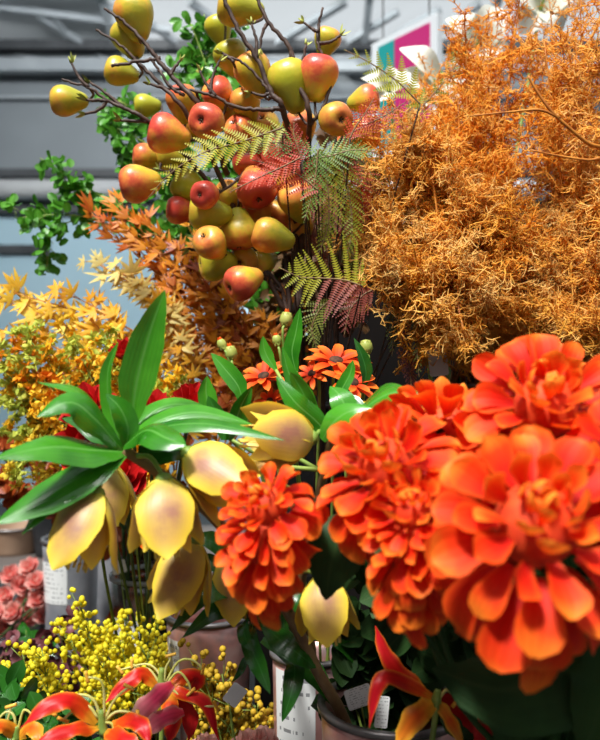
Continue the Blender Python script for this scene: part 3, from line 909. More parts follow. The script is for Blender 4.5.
# ================================================================== FRITILLARIAS (yellow bells)
def bell(parent, att, ax, L, W, seed, mat='frit', spread=55, hint=None):
    """hanging bell of six petals; att is its top, ax points out of its mouth"""
    rng = random.Random(seed)
    ax = ax.normalized()
    x, y = around(ax)
    ang0 = rng.uniform(0, 1)
    if hint is not None:                                 # put one petal flat toward the viewer
        h = hint - ax * hint.dot(ax)
        x = h.normalized(); y = ax.cross(x); ang0 = 0
    f = MB()
    f.lathe(att, ax, [(.001, -.004), (W * .08, -.003), (W * .13, L * .02), (W * .12, L * .06), (.001, L * .08)], 12)
    flower = f.build('bell_flower', M['stem_green'], parent)
    for i in range(6):
        a = ang0 + 2 * pi * i / 6 + rng.uniform(-.08, .08)
        rad = x * cos(a) + y * sin(a)
        s = R(spread if i % 2 == 0 else spread - 14)
        d = ax * cos(s) + rad * sin(s)
        n = -rad * cos(s) + ax * sin(s)
        b = MB()
        k = 1.0 if i % 2 == 0 else .92
        b.petal(att + rad * W * (.09 if i % 2 == 0 else .02) + ax * L * .01, d, n, L * 1.12 * k * rng.uniform(.96, 1.05), W * (.80 if i % 2 == 0 else .68), 'ovate', .26,
                1.85 * s / R(55), -1.15 * s / R(55) - rng.uniform(0, .15), 12, 6, .025, 1.5, rng.uniform(0, 6))
        b.build('petal', M[mat], flower)
    for i in range(6):
        a = i * pi / 3 + .3
        rad = x * cos(a) + y * sin(a)
        b = MB()
        p0 = att + ax * L * .1 + rad * W * .08
        p1 = att + ax * L * .96 + rad * W * .16
        b.tube([p0, p0.lerp(p1, .5) + rad * W * .05, p1], .0010, .0008, 5, 6)
        b.tube([p1, p1 + ax * .008], .0018, .0014, 6)
        b.build('stamen', M['frit_in'], flower)
    return flower


def leaf(parent, pts, d, W, hint, pr='lance', cup=.16, mat='frit_leaf', fold=0.0, wave=0.02, ph=0.0, nu=14, name='leaf'):
    b = MB()
    q = PS(pts, d)
    b.strip(q, W, hint, pr, cup, nu, 6, wave, 1.6, ph, fold=fold)
    return b.build(name, M[mat], parent)


TOV = V((0, -1, 0))                    # toward the viewer
TUV = V((0, -.75, .66))
px_ = lambda n, d: n / F * d

d1 = .76
fr1 = thing('crown_fritillary', 'large yellow and mauve bell flower with spreading green crown leaves at left', 'flower', (bk5[0] - .02, bk5[1] + .01, 1.0))
b = MB()
b.tube([V((bk5[0] - .02, bk5[1] + .01, 1.0)), P(345, 722, .89), P(318, 672, .87), P(288, 612, .84), P(252, 562, .81), P(206, 510, .78), P(160, 474, .765), P(124, 450, .76)],
       .0068, .0052, 10, 40)
b.build('stem', M['stem_brown'], fr1)
O1 = (124, 450)
for pts, W, hint, kw in [
    ([(132, 424, .77), (136, 385, .765), (149, 335, .76), (165, 290, .755)], 38, V((.25, -1, .1)), dict(fold=.25, cup=0)),
    ([(120, 442, .77), (110, 408, .77), (108, 372, .765), (118, 342, .76)], 17, V((-.5, -1, 0)), dict(fold=.3)),
    ([(124, 452, .765), (98, 412, .75), (75, 390, .74), (38, 382, .73)], 26, V((.2, -.4, 1)), dict(cup=-.15)),
    ([(122, 450, .76), (96, 420, .735), (70, 402, .72), (36, 417, .705)], 34, V((.15, -.8, .7)), dict(cup=-.22)),
    ([(124, 452, .76), (92, 450, .73), (50, 447, .70), (-8, 458, .67)], 40, V((0, -.8, .7)), dict(cup=-.22)),
    ([(124, 453, .76), (96, 468, .74), (60, 490, .72), (22, 534, .70)], 40, V((-.3, -.8, .6)), dict(cup=-.18)),
    ([(118, 456, .755), (84, 474, .73), (40, 500, .71), (-6, 524, .69)], 42, V((-.2, -.9, .6)), dict(cup=-.18)),
    ([(126, 448, .765), (128, 428, .755), (120, 408, .75), (106, 394, .75)], 24, V((.1, -1, .5)), dict(cup=.22)),
    ([(124, 446, .755), (146, 430, .735), (166, 438, .715), (186, 446, .705)], 38, V((.1, -.7, .8)), dict(cup=-.25)),
    ([(126, 446, .765), (152, 424, .765), (196, 412, .77), (252, 424, .775)], 32, V((0, -.7, .75)), dict(cup=-.2)),
    ([(126, 446, .765), (158, 428, .755), (210, 424, .745), (284, 440, .73)], 24, V((0, -.6, .8)), dict(cup=-.2)),
    ([(128, 444, .77), (150, 414, .79), (178, 404, .80), (216, 412, .81)], 30, V((0, -.7, .75)), dict(cup=-.2)),
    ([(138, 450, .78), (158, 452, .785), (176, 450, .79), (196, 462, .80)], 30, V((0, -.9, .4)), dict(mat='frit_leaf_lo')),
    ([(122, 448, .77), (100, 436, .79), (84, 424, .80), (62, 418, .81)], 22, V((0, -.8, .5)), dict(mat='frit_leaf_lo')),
]:
    leaf(fr1, pts, d1, px_(W, .75), hint, **kw)
for k, (att, axd, L, W, dd, hint, pm) in enumerate([
    ((98, 491), (-.26, -1, -.12), 74, 64, .74, V((-.30, -1, .1)), (118, 458)),
    ((164, 477), (.06, -1, -.10), 74, 72, .735, V((.18, -1, .15)), (138, 456)),
    ((186, 452), (.82, -.62, -.12), 74, 66, .745, V((.0, -1, .55)), (150, 446)),
    ((196, 540), (-.34, -1, .02), 72, 60, .80, V((-.12, -1, .1)), (196, 508)),
    ((112, 466), (-.10, -1, .25), 60, 52, .83, V((0, -1, .1)), (126, 456)),
]):
    A_ = P(att[0], att[1], dd)
    b = MB()
    s0 = P(pm[0], pm[1], .775 if k == 3 else .757)
    b.tube([s0, s0.lerp(A_, .5) + UP * .008, A_], .0026, .0022, 7, 8)
    b.build('pedicel', M['stem_green'], fr1)
    bell(fr1, A_, D(*axd), px_(L, dd), px_(W, dd), 11 + k, hint=hint)

# second plant: the bell right of centre and the bright leaves above the dahlia
fr2 = thing('crown_fritillary', 'yellow bell flower lying sideways among bright leaves above the dahlia', 'flower', (bk4[0], bk4[1], 1.0))
b = MB()
b.tube([V((bk4[0], bk4[1], 1.0)), V((bk4[0], bk4[1], 1.12)), P(300, 600, .98), P(318, 500, .90), P(330, 448, .86), P(332, 424, .84)], .0060, .0046, 9, 30)
b.build('stem', M['stem_brown'], fr2)
A_ = P(314, 438, .80)
b = MB(); s0 = P(331, 430, .845); b.tube([s0, s0.lerp(A_, .5) + UP * .006, A_], .0026, .0022, 7, 8); b.build('pedicel', M['stem_green'], fr2)
bell(fr2, A_, D(-1, .05, -.20), px_(70, .8), px_(64, .8), 31, hint=V((-.1, -1, .25)))
A_ = P(346, 412, .90)
b = MB(); s0 = P(332, 424, .845); b.tube([s0, s0.lerp(A_, .5) + UP * .006, A_], .0026, .0022, 7, 8); b.build('pedicel', M['stem_green'], fr2)
bell(fr2, A_, D(1, -.5, .1), px_(46, .9), px_(44, .9), 33, hint=V((0, -1, .5)))
for pts, W, hint, kw in [
    ([(334, 440, .82), (315, 420, .81), (295, 402, .80), (276, 376, .81)], 24, V((-.3, -.9, .5)), dict(cup=-.15)),
    ([(320, 424, .84), (306, 398, .835), (290, 376, .83), (282, 346, .83)], 18, V((.3, -.9, .3)), dict(fold=.2)),
    ([(318, 420, .84), (308, 402, .83), (298, 384, .825), (290, 372, .82)], 17, V((-.4, -.9, .4)), dict(fold=.2)),
    ([(334, 420, .85), (340, 394, .85), (350, 374, .85), (353, 360, .85)], 15, V((-.4, -.9, .2)), dict(fold=.2)),
    ([(340, 428, .84), (362, 408, .81), (384, 390, .79), (408, 389, .78)], 30, V((-.2, -.7, .8)), dict(cup=-.3)),
    ([(352, 428, .86), (376, 412, .84), (398, 398, .83), (428, 390, .83)], 26, V((-.1, -.7, .8)), dict(cup=-.3)),
    ([(336, 434, .82), (346, 414, .81), (340, 396, .815), (330, 386, .83)], 26, V((0, -.9, .5)), dict(cup=-.1)),
    ([(352, 420, .80), (376, 400, .78), (398, 392, .77), (420, 400, .76)], 28, V((-.1, -.7, .8)), dict(cup=-.3)),
    ([(322, 440, .80), (332, 424, .79), (348, 412, .785), (372, 408, .78)], 26, V((.1, -.8, .6)), dict(cup=-.2)),
    ([(344, 436, .83), (356, 418, .82), (348, 402, .83), (338, 398, .84)], 26, V((.2, -.9, .5)), dict(cup=.1, mat='frit_leaf_lo')),
    ([(228, 440, .86), (236, 420, .85), (242, 404, .845), (252, 386, .84)], 20, V((.4, -.9, .2)), dict(fold=.2)),
    ([(214, 424, .87), (208, 404, .87), (206, 390, .87), (207, 376, .87)], 20, V((.3, -.9, .2)), dict(fold=.2)),
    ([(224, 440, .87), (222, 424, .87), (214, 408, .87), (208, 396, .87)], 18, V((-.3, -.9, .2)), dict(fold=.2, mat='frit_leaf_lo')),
    ([(243, 404, .90), (238, 386, .90), (224, 368, .90), (211, 353, .90)], 21, V((.3, -.9, .3)), dict(fold=.1)),
    ([(296, 372, .92), (292, 352, .92), (296, 332, .92), (300, 308, .92)], 19, V((-.2, -.9, .2)), dict(fold=.1)),
    ([(276, 370, .93), (268, 358, .93), (264, 348, .93), (263, 336, .93)], 15, V((.3, -.9, .2)), dict(fold=.1)),
    ([(364, 386, .93), (366, 372, .93), (362, 356, .93), (354, 338, .93)], 15, V((.3, -.9, .2)), dict(fold=.1, mat='frit_leaf_lo')),
]:
    leaf(fr2, pts, .85, px_(W, .85), hint, **kw)
# short side shoots that carry the outer leaves of the second plant
b = MB()
for a_, c_ in (((232, 440, .87), (322, 470, .88)), ((243, 404, .90), (318, 470, .89)), ((296, 372, .92), (331, 432, .86)), ((276, 370, .93), (328, 440, .87)), ((364, 386, .93), (334, 430, .86)), ((216, 424, .87), (310, 500, .90))):
    p, q = P(*a_), P(*c_)
    b.tube([p, p.lerp(q, .5) - UP * .01, q], .002, .003, 6, 8)
b.build('side_shoot', M['stem_green'], fr2)

# third plant: low bells and the dark glossy leaves by the buckets
fr3 = thing('crown_fritillary', 'low yellow bell flower in shade with dark glossy leaves above the tin bucket', 'flower', (bk4[0] - .015, bk4[1] - .01, 1.0))
b = MB()
b.tube([V((bk4[0] - .015, bk4[1] - .01, 1.0)), V((bk4[0] - .02, bk4[1] - .01, 1.13)), P(272, 640, .97), P(268, 612, .93), P(276, 588, .90)], .0055, .0045, 9, 24)
b.build('stem', M['stem_dark'], fr3)
for k, (att, axd, L, W, dd, hint, pm) in enumerate([
    ((322, 574), (.12, -1, -.05), 64, 60, .80, V((-.1, -1, .1)), (280, 588)),
    ((232, 552), (.15, -1, .05), 62, 52, .86, V((-.25, -1, .1)), (272, 592)),
]):
    A_ = P(att[0], att[1], dd)
    b = MB(); s0 = P(pm[0], pm[1], .90); b.tube([s0, s0.lerp(A_, .5) + UP * .01, A_], .0026, .0022, 7, 8); b.build('pedicel', M['stem_green'], fr3)
    bell(fr3, A_, D(*axd), px_(L, dd), px_(W, dd), 51 + k, hint=hint)
for pts, W, hint, kw in [
    ([(262, 622, .90), (236, 592, .86), (206, 596, .83), (170, 632, .81)], 26, V((0, -.7, .8)), {}),
    ([(262, 628, .90), (240, 610, .87), (216, 612, .85), (182, 638, .84)], 26, V((0, -.7, .8)), {}),
    ([(258, 612, .88), (244, 622, .84), (246, 640, .82), (254, 652, .82)], 16, V((-.5, -.9, .2)), {}),
    ([(256, 616, .88), (250, 640, .84), (260, 668, .82), (270, 694, .82)], 20, V((-.3, -.9, .2)), {}),
    ([(262, 620, .90), (280, 640, .86), (300, 655, .85), (316, 668, .86)], 26, V((0, -.8, .6)), {}),
    ([(280, 650, .90), (294, 664, .87), (292, 690, .85), (282, 722, .84)], 22, V((-.2, -.9, .2)), {}),
    ([(262, 640, .93), (290, 652, .90), (316, 676, .89), (340, 712, .88)], 26, V((0, -.8, .6)), {}),
    ([(258, 650, .92), (246, 660, .90), (240, 672, .89), (232, 682, .89)], 8, V((0, -.9, .4)), {}),
    ([(240, 560, .88), (222, 548, .87), (208, 540, .86), (188, 538, .86)], 22, V((0, -.8, .6)), {}),
    ([(236, 570, .88), (218, 566, .86), (206, 560, .86), (190, 560, .86)], 16, V((0, -.8, .6)), {}),
    ([(300, 590, .93), (292, 604, .92), (284, 622, .92), (286, 640, .92)], 22, V((-.3, -.8, .2)), {}),
    ([(330, 640, .92), (350, 650, .92), (366, 662, .93), (384, 664, .94)], 20, V((0, -.8, .6)), {}),
]:
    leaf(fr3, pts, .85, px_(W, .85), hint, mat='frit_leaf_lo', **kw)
b = MB()
for a_ in ((240, 562, .88), (300, 592, .93), (332, 640, .92)):
    p, q = P(*a_), P(270, 615, .935)
    b.tube([p, p.lerp(q, .5) - UP * .01, q], .002, .003, 6, 8)
b.build('side_shoot', M['stem_dark'], fr3)


# ================================================================== DAHLIAS
LAY = [(12, .26, .13, 5, 1.0), (27, .32, .17, 7, .7), (43, .41, .22, 9, .45), (60, .52, .29, 11, .1), (78, .62, .34, 12, -.2), (97, .72, .37, 12, -.4), (116, .78, .38, 11, -.5)]


def dahlia(label, C_, axis, rad_, seed, droop=.5, squash=1.0, base=None, leaves=()):
    rng = random.Random(seed)
    axis = axis.normalized()
    x, y = around(axis)
    base = V(base) if base else V((bk6[0], bk6[1], .90))
    t = thing('dahlia', label, 'flower', base, 'orange dahlias in front')
    s0 = C_ - axis * rad_ * .30
    b = MB()
    rm = V((base[0], base[1], 1.10)) + V((rng.uniform(-.03, .03), rng.uniform(-.03, .03), 0))
    b.tube([base, rm, V((s0.x * .6 + rm.x * .4, s0.y * .5 + rm.y * .5 + .04, rm.z * .5 + s0.z * .5 - .04)), s0 - axis * .03 + V((0, .02, -.02)), s0, C_], .0030, .0028, 8, 30)
    b.build('stem', M['dahlia_leaf'], t)
    b = MB(); b.ball(C_ - axis * rad_ * .02, rad_ * .40, 12, 8, ax=axis)
    if droop > 1:
        b.ball(C_ - UP * rad_ * .7 + V((0, .004, 0)), rad_ * .42, 12, 8, 1.7)
    b.build('flower_core', M['dahlia_core'], t)
    b = MB()
    for i in range(7):
        a = 2 * pi * i / 7
        r_ = x * cos(a) + y * sin(a)
        b.petal(s0 + axis * rad_ * .06, r_ - axis * .2, axis, rad_ * .5, rad_ * .22, 'lance', .2, .5)
    b.build('sepal', M['dahlia_leaf'], t)
    extra = [(52, .48, .27, 12, .2), (70, .58, .31, 13, -.1), (88, .68, .35, 13, -.3), (106, .75, .37, 12, -.4)] if droop > 1 else []
    for li, (al, lf, wf, n, c1) in enumerate(LAY + extra):
        for i in range(n):
            a = 2 * pi * (i + .5 * (li % 2) + rng.uniform(-.16, .16)) / n
            r_ = x * cos(a) + y * sin(a)
            s = R(al + rng.uniform(-8, 8))
            g = max(0.0, -r_.z)
            if li >= len(LAY) and g < .35:
                continue
            u_ = max(0.0, r_.z)
            Lp = rad_ * lf * rng.uniform(.88, 1.1) * (1 + .30 * droop * g * (al / 116)) * (1 - (1 - squash) * u_ * (al / 116))
            d = axis * cos(s) + r_ * sin(s)
            d = (d - UP * (.35 * droop * (al / 116))).normalized()
            nrm = -r_ * cos(s) + axis * sin(s)
            st = C_ + axis * rad_ * (.46 * cos(s) - .10) + r_ * rad_ * .42 * sin(s)
            st = st - UP * (rad_ * droop * .62 * g * (max(al - 30, 0) / 86))
            nrm = (Quaternion(d, rng.gauss(0, .28)) @ nrm)
            b = MB()
            b.petal(st, d, nrm, Lp, rad_ * wf * rng.uniform(.8, 1.3) * 1.12, 'spoon', .50 - .18 * al / 116, c1 * .9 + rng.gauss(0, .22),
                    c1 * .5 + rng.gauss(0, .35) - .3 * (al > 50), 8, 5, .05, 1.0, rng.uniform(0, 6))
            b.build('petal', M['dahlia_in' if li < 3 else 'dahlia'], t)
    for (pts, W, hint) in leaves:
        b = MB(); q = PS(pts)
        b.strip(q, W, hint, 'leafy', -.08, 18, 8, .03, 3)
        b.tube([q[0], q[0].lerp(rm, .5), rm + UP * .02], .0022, .0026, 6, 8)
        b.build('leaf', M['dahlia_leaf'], t)
    return t


dahlia('orange dahlia leaning left, leftmost bloom beside the yellow bells', P(266, 506, .66), D(-.42, .72, -.60), px_(54, .66), 3, 1.9, 1.0, base=(bk4[0] + .01, bk4[1] - .01, 1.0))
dahlia('orange dahlia facing left at the centre, above the dark leaf', P(386, 466, .64), D(-.45, .62, -.68), px_(76, .64), 4, .5, .85,
       leaves=[([(345, 512, .70), (338, 540, .69), (330, 570, .69), (326, 600, .69)], px_(66, .69), V((-.2, -1, .2)))])
dahlia('orange dahlia with golden heart, low at the centre left of the biggest bloom', P(414, 510, .60), D(-.34, .72, -.64), px_(56, .60), 5, 2.1, .85)
dahlia('dahlia turned away between the central and top right blooms', P(446, 432, .72), D(.25, .75, .45), px_(72, .72), 6, .3, 1.0)
dahlia('orange dahlia at upper right below the golden bush', P(546, 406, .64), D(-.12, .66, -.74), px_(84, .64), 7, .3, .9)
dahlia('biggest orange dahlia, nearest the camera at lower right', P(536, 524, .53), D(-.06, .62, -.78), px_(108, .53), 8, .45, .9,
       leaves=[([(590, 640, .62), (560, 672, .62), (500, 690, .62), (432, 668, .63)], px_(110, .62), V((0, -1, .45))),
               ([(560, 640, .64), (540, 680, .63), (520, 720, .62), (500, 760, .62)], px_(90, .62), V((.2, -1, .3))),
               ([(600, 640, .60), (606, 680, .60), (596, 720, .60), (580, 760, .60)], px_(70, .60), V((-.2, -1, .3)))])
dahlia('orange dahlia cut off by the right edge', P(640, 462, .56), D(-.35, .65, -.70), px_(84, .56), 9, .4, 1.0)


# ================================================================== FLAME LILIES (red and yellow, recurved petals, long stamens)
def flame_lily(label, O, d, petals, stamens, ovary, base, group='red and yellow flame lilies'):
    t = thing('flame_lily', label, 'flower', base, group)
    o = P(*O, d)
    b = MB(); b.tube([V(base), V(base) * .4 + o * .6 - UP * .03, o - UP * .012, o], .0032, .0026, 7, 16); b.build('stem', M['stem_green'], t)
    b = MB(); q = PS(ovary, d); b.tube(q, .0052, .0030, 8, 6); b.build('pistil', M['stem_green'], t)
    for k, (pts, W, hint, m) in enumerate(petals):
        b = MB(); b.strip(PS(pts, d), px_(W, d), hint, 'wavy', -.15, 14, 5, .14, 2.5, k * 1.3); b.build('petal', M[m], t)
    for pts in stamens:
        q = PS(pts, d)
        b = MB(); b.tube(q, .0016, .0012, 6, 12); s_ = b.build('stamen', M['filament'], t)
        e = (q[-1] - q[-2]).normalized()
        ax = (e.cross(TOV) * .8 + e * .4).normalized()
        b = MB(); b.tube([q[-1] - ax * .006, q[-1], q[-1] + ax * .006], .0020, .0018, 7, 4); b.build('anther', M['anther'], s_)
    return t


gb = (bglo[0], bglo[1], BENCH + .03)
flame_lily('sharp red flame lily with pink and green back petals, beside the white tag', (163, 686), .90, [
    ([(160, 688, .90), (144, 674, .89), (128, 682, .88), (104, 704, .87)], 17, V((.2, -.8, .7)), 'glor'),
    ([(172, 684, .88), (156, 698, .86), (142, 712, .85), (127, 726, .85)], 22, V((.4, -.9, .3)), 'glor_pink'),
    ([(184, 712, .87), (168, 716, .86), (154, 724, .85), (140, 738, .85)], 19, V((.3, -.9, .4)), 'glor_pink'),
    ([(168, 690, .90), (184, 694, .90), (206, 704, .90), (219, 742, .89)], 14, V((.2, -.8, .6)), 'glor'),
    ([(170, 690, .91), (184, 676, .92), (198, 680, .93), (190, 692, .94)], 18, V((-.2, -.9, .4)), 'glor'),
    ([(165, 692, .90), (170, 708, .89), (172, 724, .885), (168, 744, .88)], 20, V((.1, -1, .1)), 'glor'),
    ([(174, 694, .91), (186, 706, .91), (190, 722, .91), (188, 742, .91)], 18, V((-.1, -1, .1)), 'red'),
], [[(161, 683), (158, 672), (146, 664), (120, 670)], [(164, 683), (166, 668), (170, 660), (171, 655)], [(166, 682), (178, 662), (192, 660), (203, 669)],
    [(166, 684), (178, 672), (188, 682), (191, 692)], [(168, 686), (186, 700), (204, 706), (216, 706)], [(160, 684), (150, 670), (140, 668), (132, 664)]],
    [(163, 690), (161, 680), (162, 668)], (gb[0], gb[1], gb[2]))
flame_lily('blurred flame lily in the lower left foreground with pale drooping stamens', (103, 724), .80, [
    ([(96, 724, .80), (78, 704, .79), (54, 702, .78), (20, 728, .77)], 21, V((.1, -.7, .8)), 'glor'),
    ([(98, 728, .80), (80, 728, .78), (58, 734, .77), (30, 746, .76)], 17, V((0, -.8, .7)), 'glor'),
    ([(112, 724, .80), (130, 720, .79), (142, 726, .78), (150, 744, .77)], 18, V((0, -.8, .7)), 'glor'),
    ([(104, 730, .80), (118, 736, .78), (130, 744, .77), (140, 756, .76)], 20, V((0, -.8, .7)), 'glor'),
], [[(101, 718), (92, 698), (72, 696), (51, 713)], [(104, 716), (104, 692), (100, 680), (87, 677)], [(98, 718), (88, 706), (72, 712), (63, 720)],
    [(106, 718), (112, 704), (120, 694), (129, 687)], [(106, 720), (116, 712), (128, 712), (138, 716)], [(104, 722), (112, 724), (114, 734), (113, 744)]],
    [(104, 734), (102, 722), (101, 710)], (gb[0] - .02, gb[1] - .06, gb[2]))
flame_lily('orange flame lily cut off at the lower left corner', (14, 738), .84, [
    ([(16, 738, .84), (8, 728, .83), (-6, 726, .82), (-20, 732, .81)], 16, V((0, -.8, .7)), 'glor_or'),
    ([(18, 738, .84), (28, 728, .83), (36, 732, .82), (40, 746, .81)], 16, V((0, -.8, .7)), 'glor_or'),
], [[(16, 734), (14, 716), (6, 712), (-4, 722)], [(17, 734), (22, 714), (26, 710), (34, 716)], [(15, 734), (8, 722), (10, 712), (11, 706)]],
    [(16, 740), (16, 732), (17, 726)], (xat(30, 1.0), 1.0, BENCH + .06))
gb5 = (bk5[0] + .03, bk5[1] + .01, 1.02)
flame_lily('flame lily in shade over the copper bucket with a curled pink petal tip', (436, 697), .75, [
    ([(432, 697, .75), (408, 684, .74), (386, 677, .735), (376, 690, .73), (369, 728, .73)], 17, V((-.2, -.9, .5)), 'glor'),
    ([(435, 702, .75), (424, 710, .735), (410, 724, .73), (396, 746, .725)], 25, V((.2, -.9, .4)), 'glor_or'),
    ([(438, 702, .75), (446, 714, .745), (454, 728, .74), (464, 748, .74)], 14, V((-.2, -.9, .3)), 'glor_or'),
    ([(424, 690, .78), (404, 676, .785), (388, 658, .79), (375, 626, .80)], 19, V((.2, -.9, .1)), 'glor'),
    ([(440, 698, .76), (458, 706, .77), (474, 722, .78), (486, 746, .78)], 22, V((0, -.9, .4)), 'red'),
], [[(438, 700), (446, 690), (452, 694), (456, 702)]], [(436, 702), (437, 695), (438, 690)], gb5)
flame_lily('dark red flame lily at the bottom edge under the big dahlia leaf', (512, 738), .74, [
    ([(512, 738, .74), (500, 722, .735), (486, 726, .73), (474, 744, .73)], 24, V((0, -.8, .6)), 'red'),
    ([(514, 738, .74), (528, 722, .735), (542, 726, .73), (552, 746, .73)], 24, V((0, -.8, .6)), 'glor'),
    ([(513, 740, .74), (513, 730, .73), (512, 738, .72), (510, 752, .72)], 22, V((0, -.8, .6)), 'red'),
], [[(514, 736), (522, 722), (530, 720), (538, 730)], [(512, 736), (506, 724), (500, 722), (494, 730)]], [(513, 742), (513, 736), (514, 730)],
    (bk5[0] + .06, bk5[1] - .01, 1.02))


# ================================================================== ORANGE DAISIES with buds
def daisy(label, c, d, axis, r, seed, base):
    rng = random.Random(seed)
    o = P(*c, d); axis = axis.normalized(); x, y = around(axis)
    t = thing('orange_daisy', label, 'flower', base, 'orange daisies with dark eyes')
    b = MB(); b.tube([V(base), V(base).lerp(o, .6) - UP * .01, o - axis * .03, o], .0020, .0018, 6, 14); b.build('stem', M['stem_green'], t)
    b = MB(); b.ball(o + axis * r * .05, r * .26, 12, 6, .55, axis); b.build('flower_eye', M['daisy_eye'], t)
    for k in range(2):
        for i in range(8 if k == 0 else 6):
            a = 2 * pi * (i + .5 * k) / (8 if k == 0 else 6) + rng.uniform(-.12, .12)
            rad = x * cos(a) + y * sin(a)
            b = MB()
            b.petal(o + rad * r * .14 + axis * r * .03 * k, rad + axis * (.12 + .35 * k), axis, r * (1 - .2 * k) * rng.uniform(.9, 1.1), r * .36, 'strap', .25, .15 - .1 * k, -.5, 7, 4)
            b.build('petal', M['daisy'], t)
    return t


db = (bk4[0] + .02, bk4[1] + .02, 1.02)
daisy('orange daisy half hidden behind upright leaves, left of the other daisies', (264, 377), .95, V((-.2, -.55, .85)), px_(25, .95), 1, (db[0] - .015, db[1], db[2]))
daisy('orange daisy above the dark eyed one, furthest back', (336, 362), .96, V((.1, -.45, .9)), px_(30, .96), 2, db)
daisy('orange daisy with dark eye at right of the daisy group', (352, 383), .93, V((.3, -.6, .75)), px_(27, .93), 3, (db[0] + .02, db[1] - .01, db[2]))
daisy('small orange daisy low between the leaves and the yellow bell', (270, 401), .95, V((-.3, -.7, .5)), px_(15, .95), 4, (db[0] - .02, db[1] + .01, db[2]))
daisy('small closed-up orange daisy left of the eyed daisies', (312, 374), .95, V((-.3, -.7, .6)), px_(17, .95), 5, (db[0] - .005, db[1] + .015, db[2]))
for k, (c, lab, tilt) in enumerate([((286, 320), 'green flower bud with red tip, highest of the buds, under the fern', (.1, 1, 0)), ((366, 348), 'green flower bud right of the orange daisies', (-.05, 1, 0)),
                                    ((231, 354), 'green bud with red tip at the left of the bud group', (-.2, 1, 0)), ((222, 345), 'small green bud with red tip, leftmost of the buds', (-.4, 1, 0)),
                                    ((277, 341), 'small green bud below the highest bud', (-.2, 1, 0))]):
    o = P(*c, .95); ax = D(*tilt)
    bs = (db[0] + .008 * (k - 2), db[1] + .012, db[2])
    t = thing('daisy_bud', lab, 'flower bud', bs, 'daisy buds')
    b = MB(); b.tube([V(bs), V(bs).lerp(o, .6), o - ax * .03, o - ax * .006], .0018, .0016, 6, 14); b.build('stem', M['stem_green'], t)
    s = 1.0 if k < 3 else .75
    b = MB()
    b.lathe(o - ax * .008 * s, ax, [(.001, 0), (.005 * s, .001), (.0078 * s, .007 * s), (.0070 * s, .013 * s), (.0048 * s, .017 * s), (.001, .018 * s)], 12, lobes=lambda a, u: .07 * cos(6 * a))
    for i in range(6):
        a = i * pi / 3; x, y = around(ax); rad = x * cos(a) + y * sin(a)
        b.petal(o - ax * .006 + rad * .006 * s, ax + rad * .25, -rad, .016 * s, .006, 'lance', .3, .5, 0, 5, 2)
    b.build('bud', M['bud'], t)
    if k != 1:
        b = MB()
        for i in range(4):
            a = i * pi / 2; x, y = around(ax); rad = x * cos(a) + y * sin(a)
            b.petal(o + ax * .006 * s + rad * .002, ax + rad * .2, -rad, .008 * s, .005, 'lance', .3, .4, 0, 5, 2)
        b.build('petal_tip', M['daisy'], t)


# ================================================================== RED ROSES behind the leaves
def rose(label, c, d, r, axis, base, seed, mat='red', name='red_rose', group='red flowers behind the green leaves', n=(3, 4, 5, 6), open_=1.0, cat_='flower'):
    rng = random.Random(seed)
    o = P(*c, d) if len(c) == 2 else V(c)
    axis = axis.normalized(); x, y = around(axis)
    t = thing(name, label, cat_, base, group)
    b = MB(); b.tube([V(base), V(base).lerp(o, .6) - UP * .01, o - axis * r * 1.2, o - axis * r * .7], .0026, .0024, 6, 14); b.build('stem', M['stem_dark'], t)
    for k, m in enumerate(n):
        for i in range(m):
            a = 2 * pi * (i + .5 * (k % 2)) / m + rng.uniform(-.2, .2)
            rad = x * cos(a) + y * sin(a)
            s = R(14 + 26 * k * open_)
            b = MB()
            b.petal(o - axis * r * .75 + rad * r * (.05 + .05 * k), axis * cos(s) + rad * sin(s), -rad * cos(s) + axis * sin(s), r * (1.55 - .12 * k), r * (.8 + .2 * k), 'round', .32,
                    .9 * open_ * k * .5, -.5 * k * .5, 7, 5, .05, 1.2, rng.uniform(0, 6))
            b.build('petal', M[mat], t)
    return t


rb = (bk2[0], bk2[1], BENCH + .05)
for k, (c, r, ax, lab, op) in enumerate([
    ((124, 349), 15, (-.1, -.3, 1), 'red rose bud standing above the others beside the tall green leaf', .55),
    ((84, 402), 24, (-.3, -.5, .8), 'open red rose behind the left green leaves', 1.0),
    ((156, 408), 22, (.2, -.5, .8), 'red rose right of the tall green leaf', 1.0),
    ((194, 398), 19, (.3, -.5, .8), 'red rose furthest right, against the brown leaves', 1.0),
    ((78, 440), 24, (-.2, -.7, .6), 'red rose low at left between two green leaves', 1.0),
    ((122, 474), 22, (.1, -.7, .5), 'red rose in the shade below the leaf crown', .9),
]):
    rose(lab, c, .98 if k else 1.02, px_(r, 1.0), V(ax), (rb[0] + .028 * cos(k * 1.05), rb[1] + .028 * sin(k * 1.05), rb[2]), 70 + k, open_=op)
# small orange blossom hanging under the crown
t = thing('orange_floret', 'tiny orange blossom hanging between the yellow bells', 'flower', (rb[0] + .01, rb[1] + .005, rb[2]))
o = P(140, 540, .95)
b = MB(); b.tube([V((rb[0] + .01, rb[1] + .005, rb[2])), P(134, 520, 1.1), P(136, 528, .97), o], .0014, .001, 6, 14); b.build('stem', M['stem_green'], t)
b = MB()
for i in range(5):
    b.petal(o, D(cos(i * 1.26), sin(i * 1.26) - .4, -.3), UP, .012, .006, 'lance', .2, .3, 0, 5, 2)
b.build('petal', M['daisy'], t)


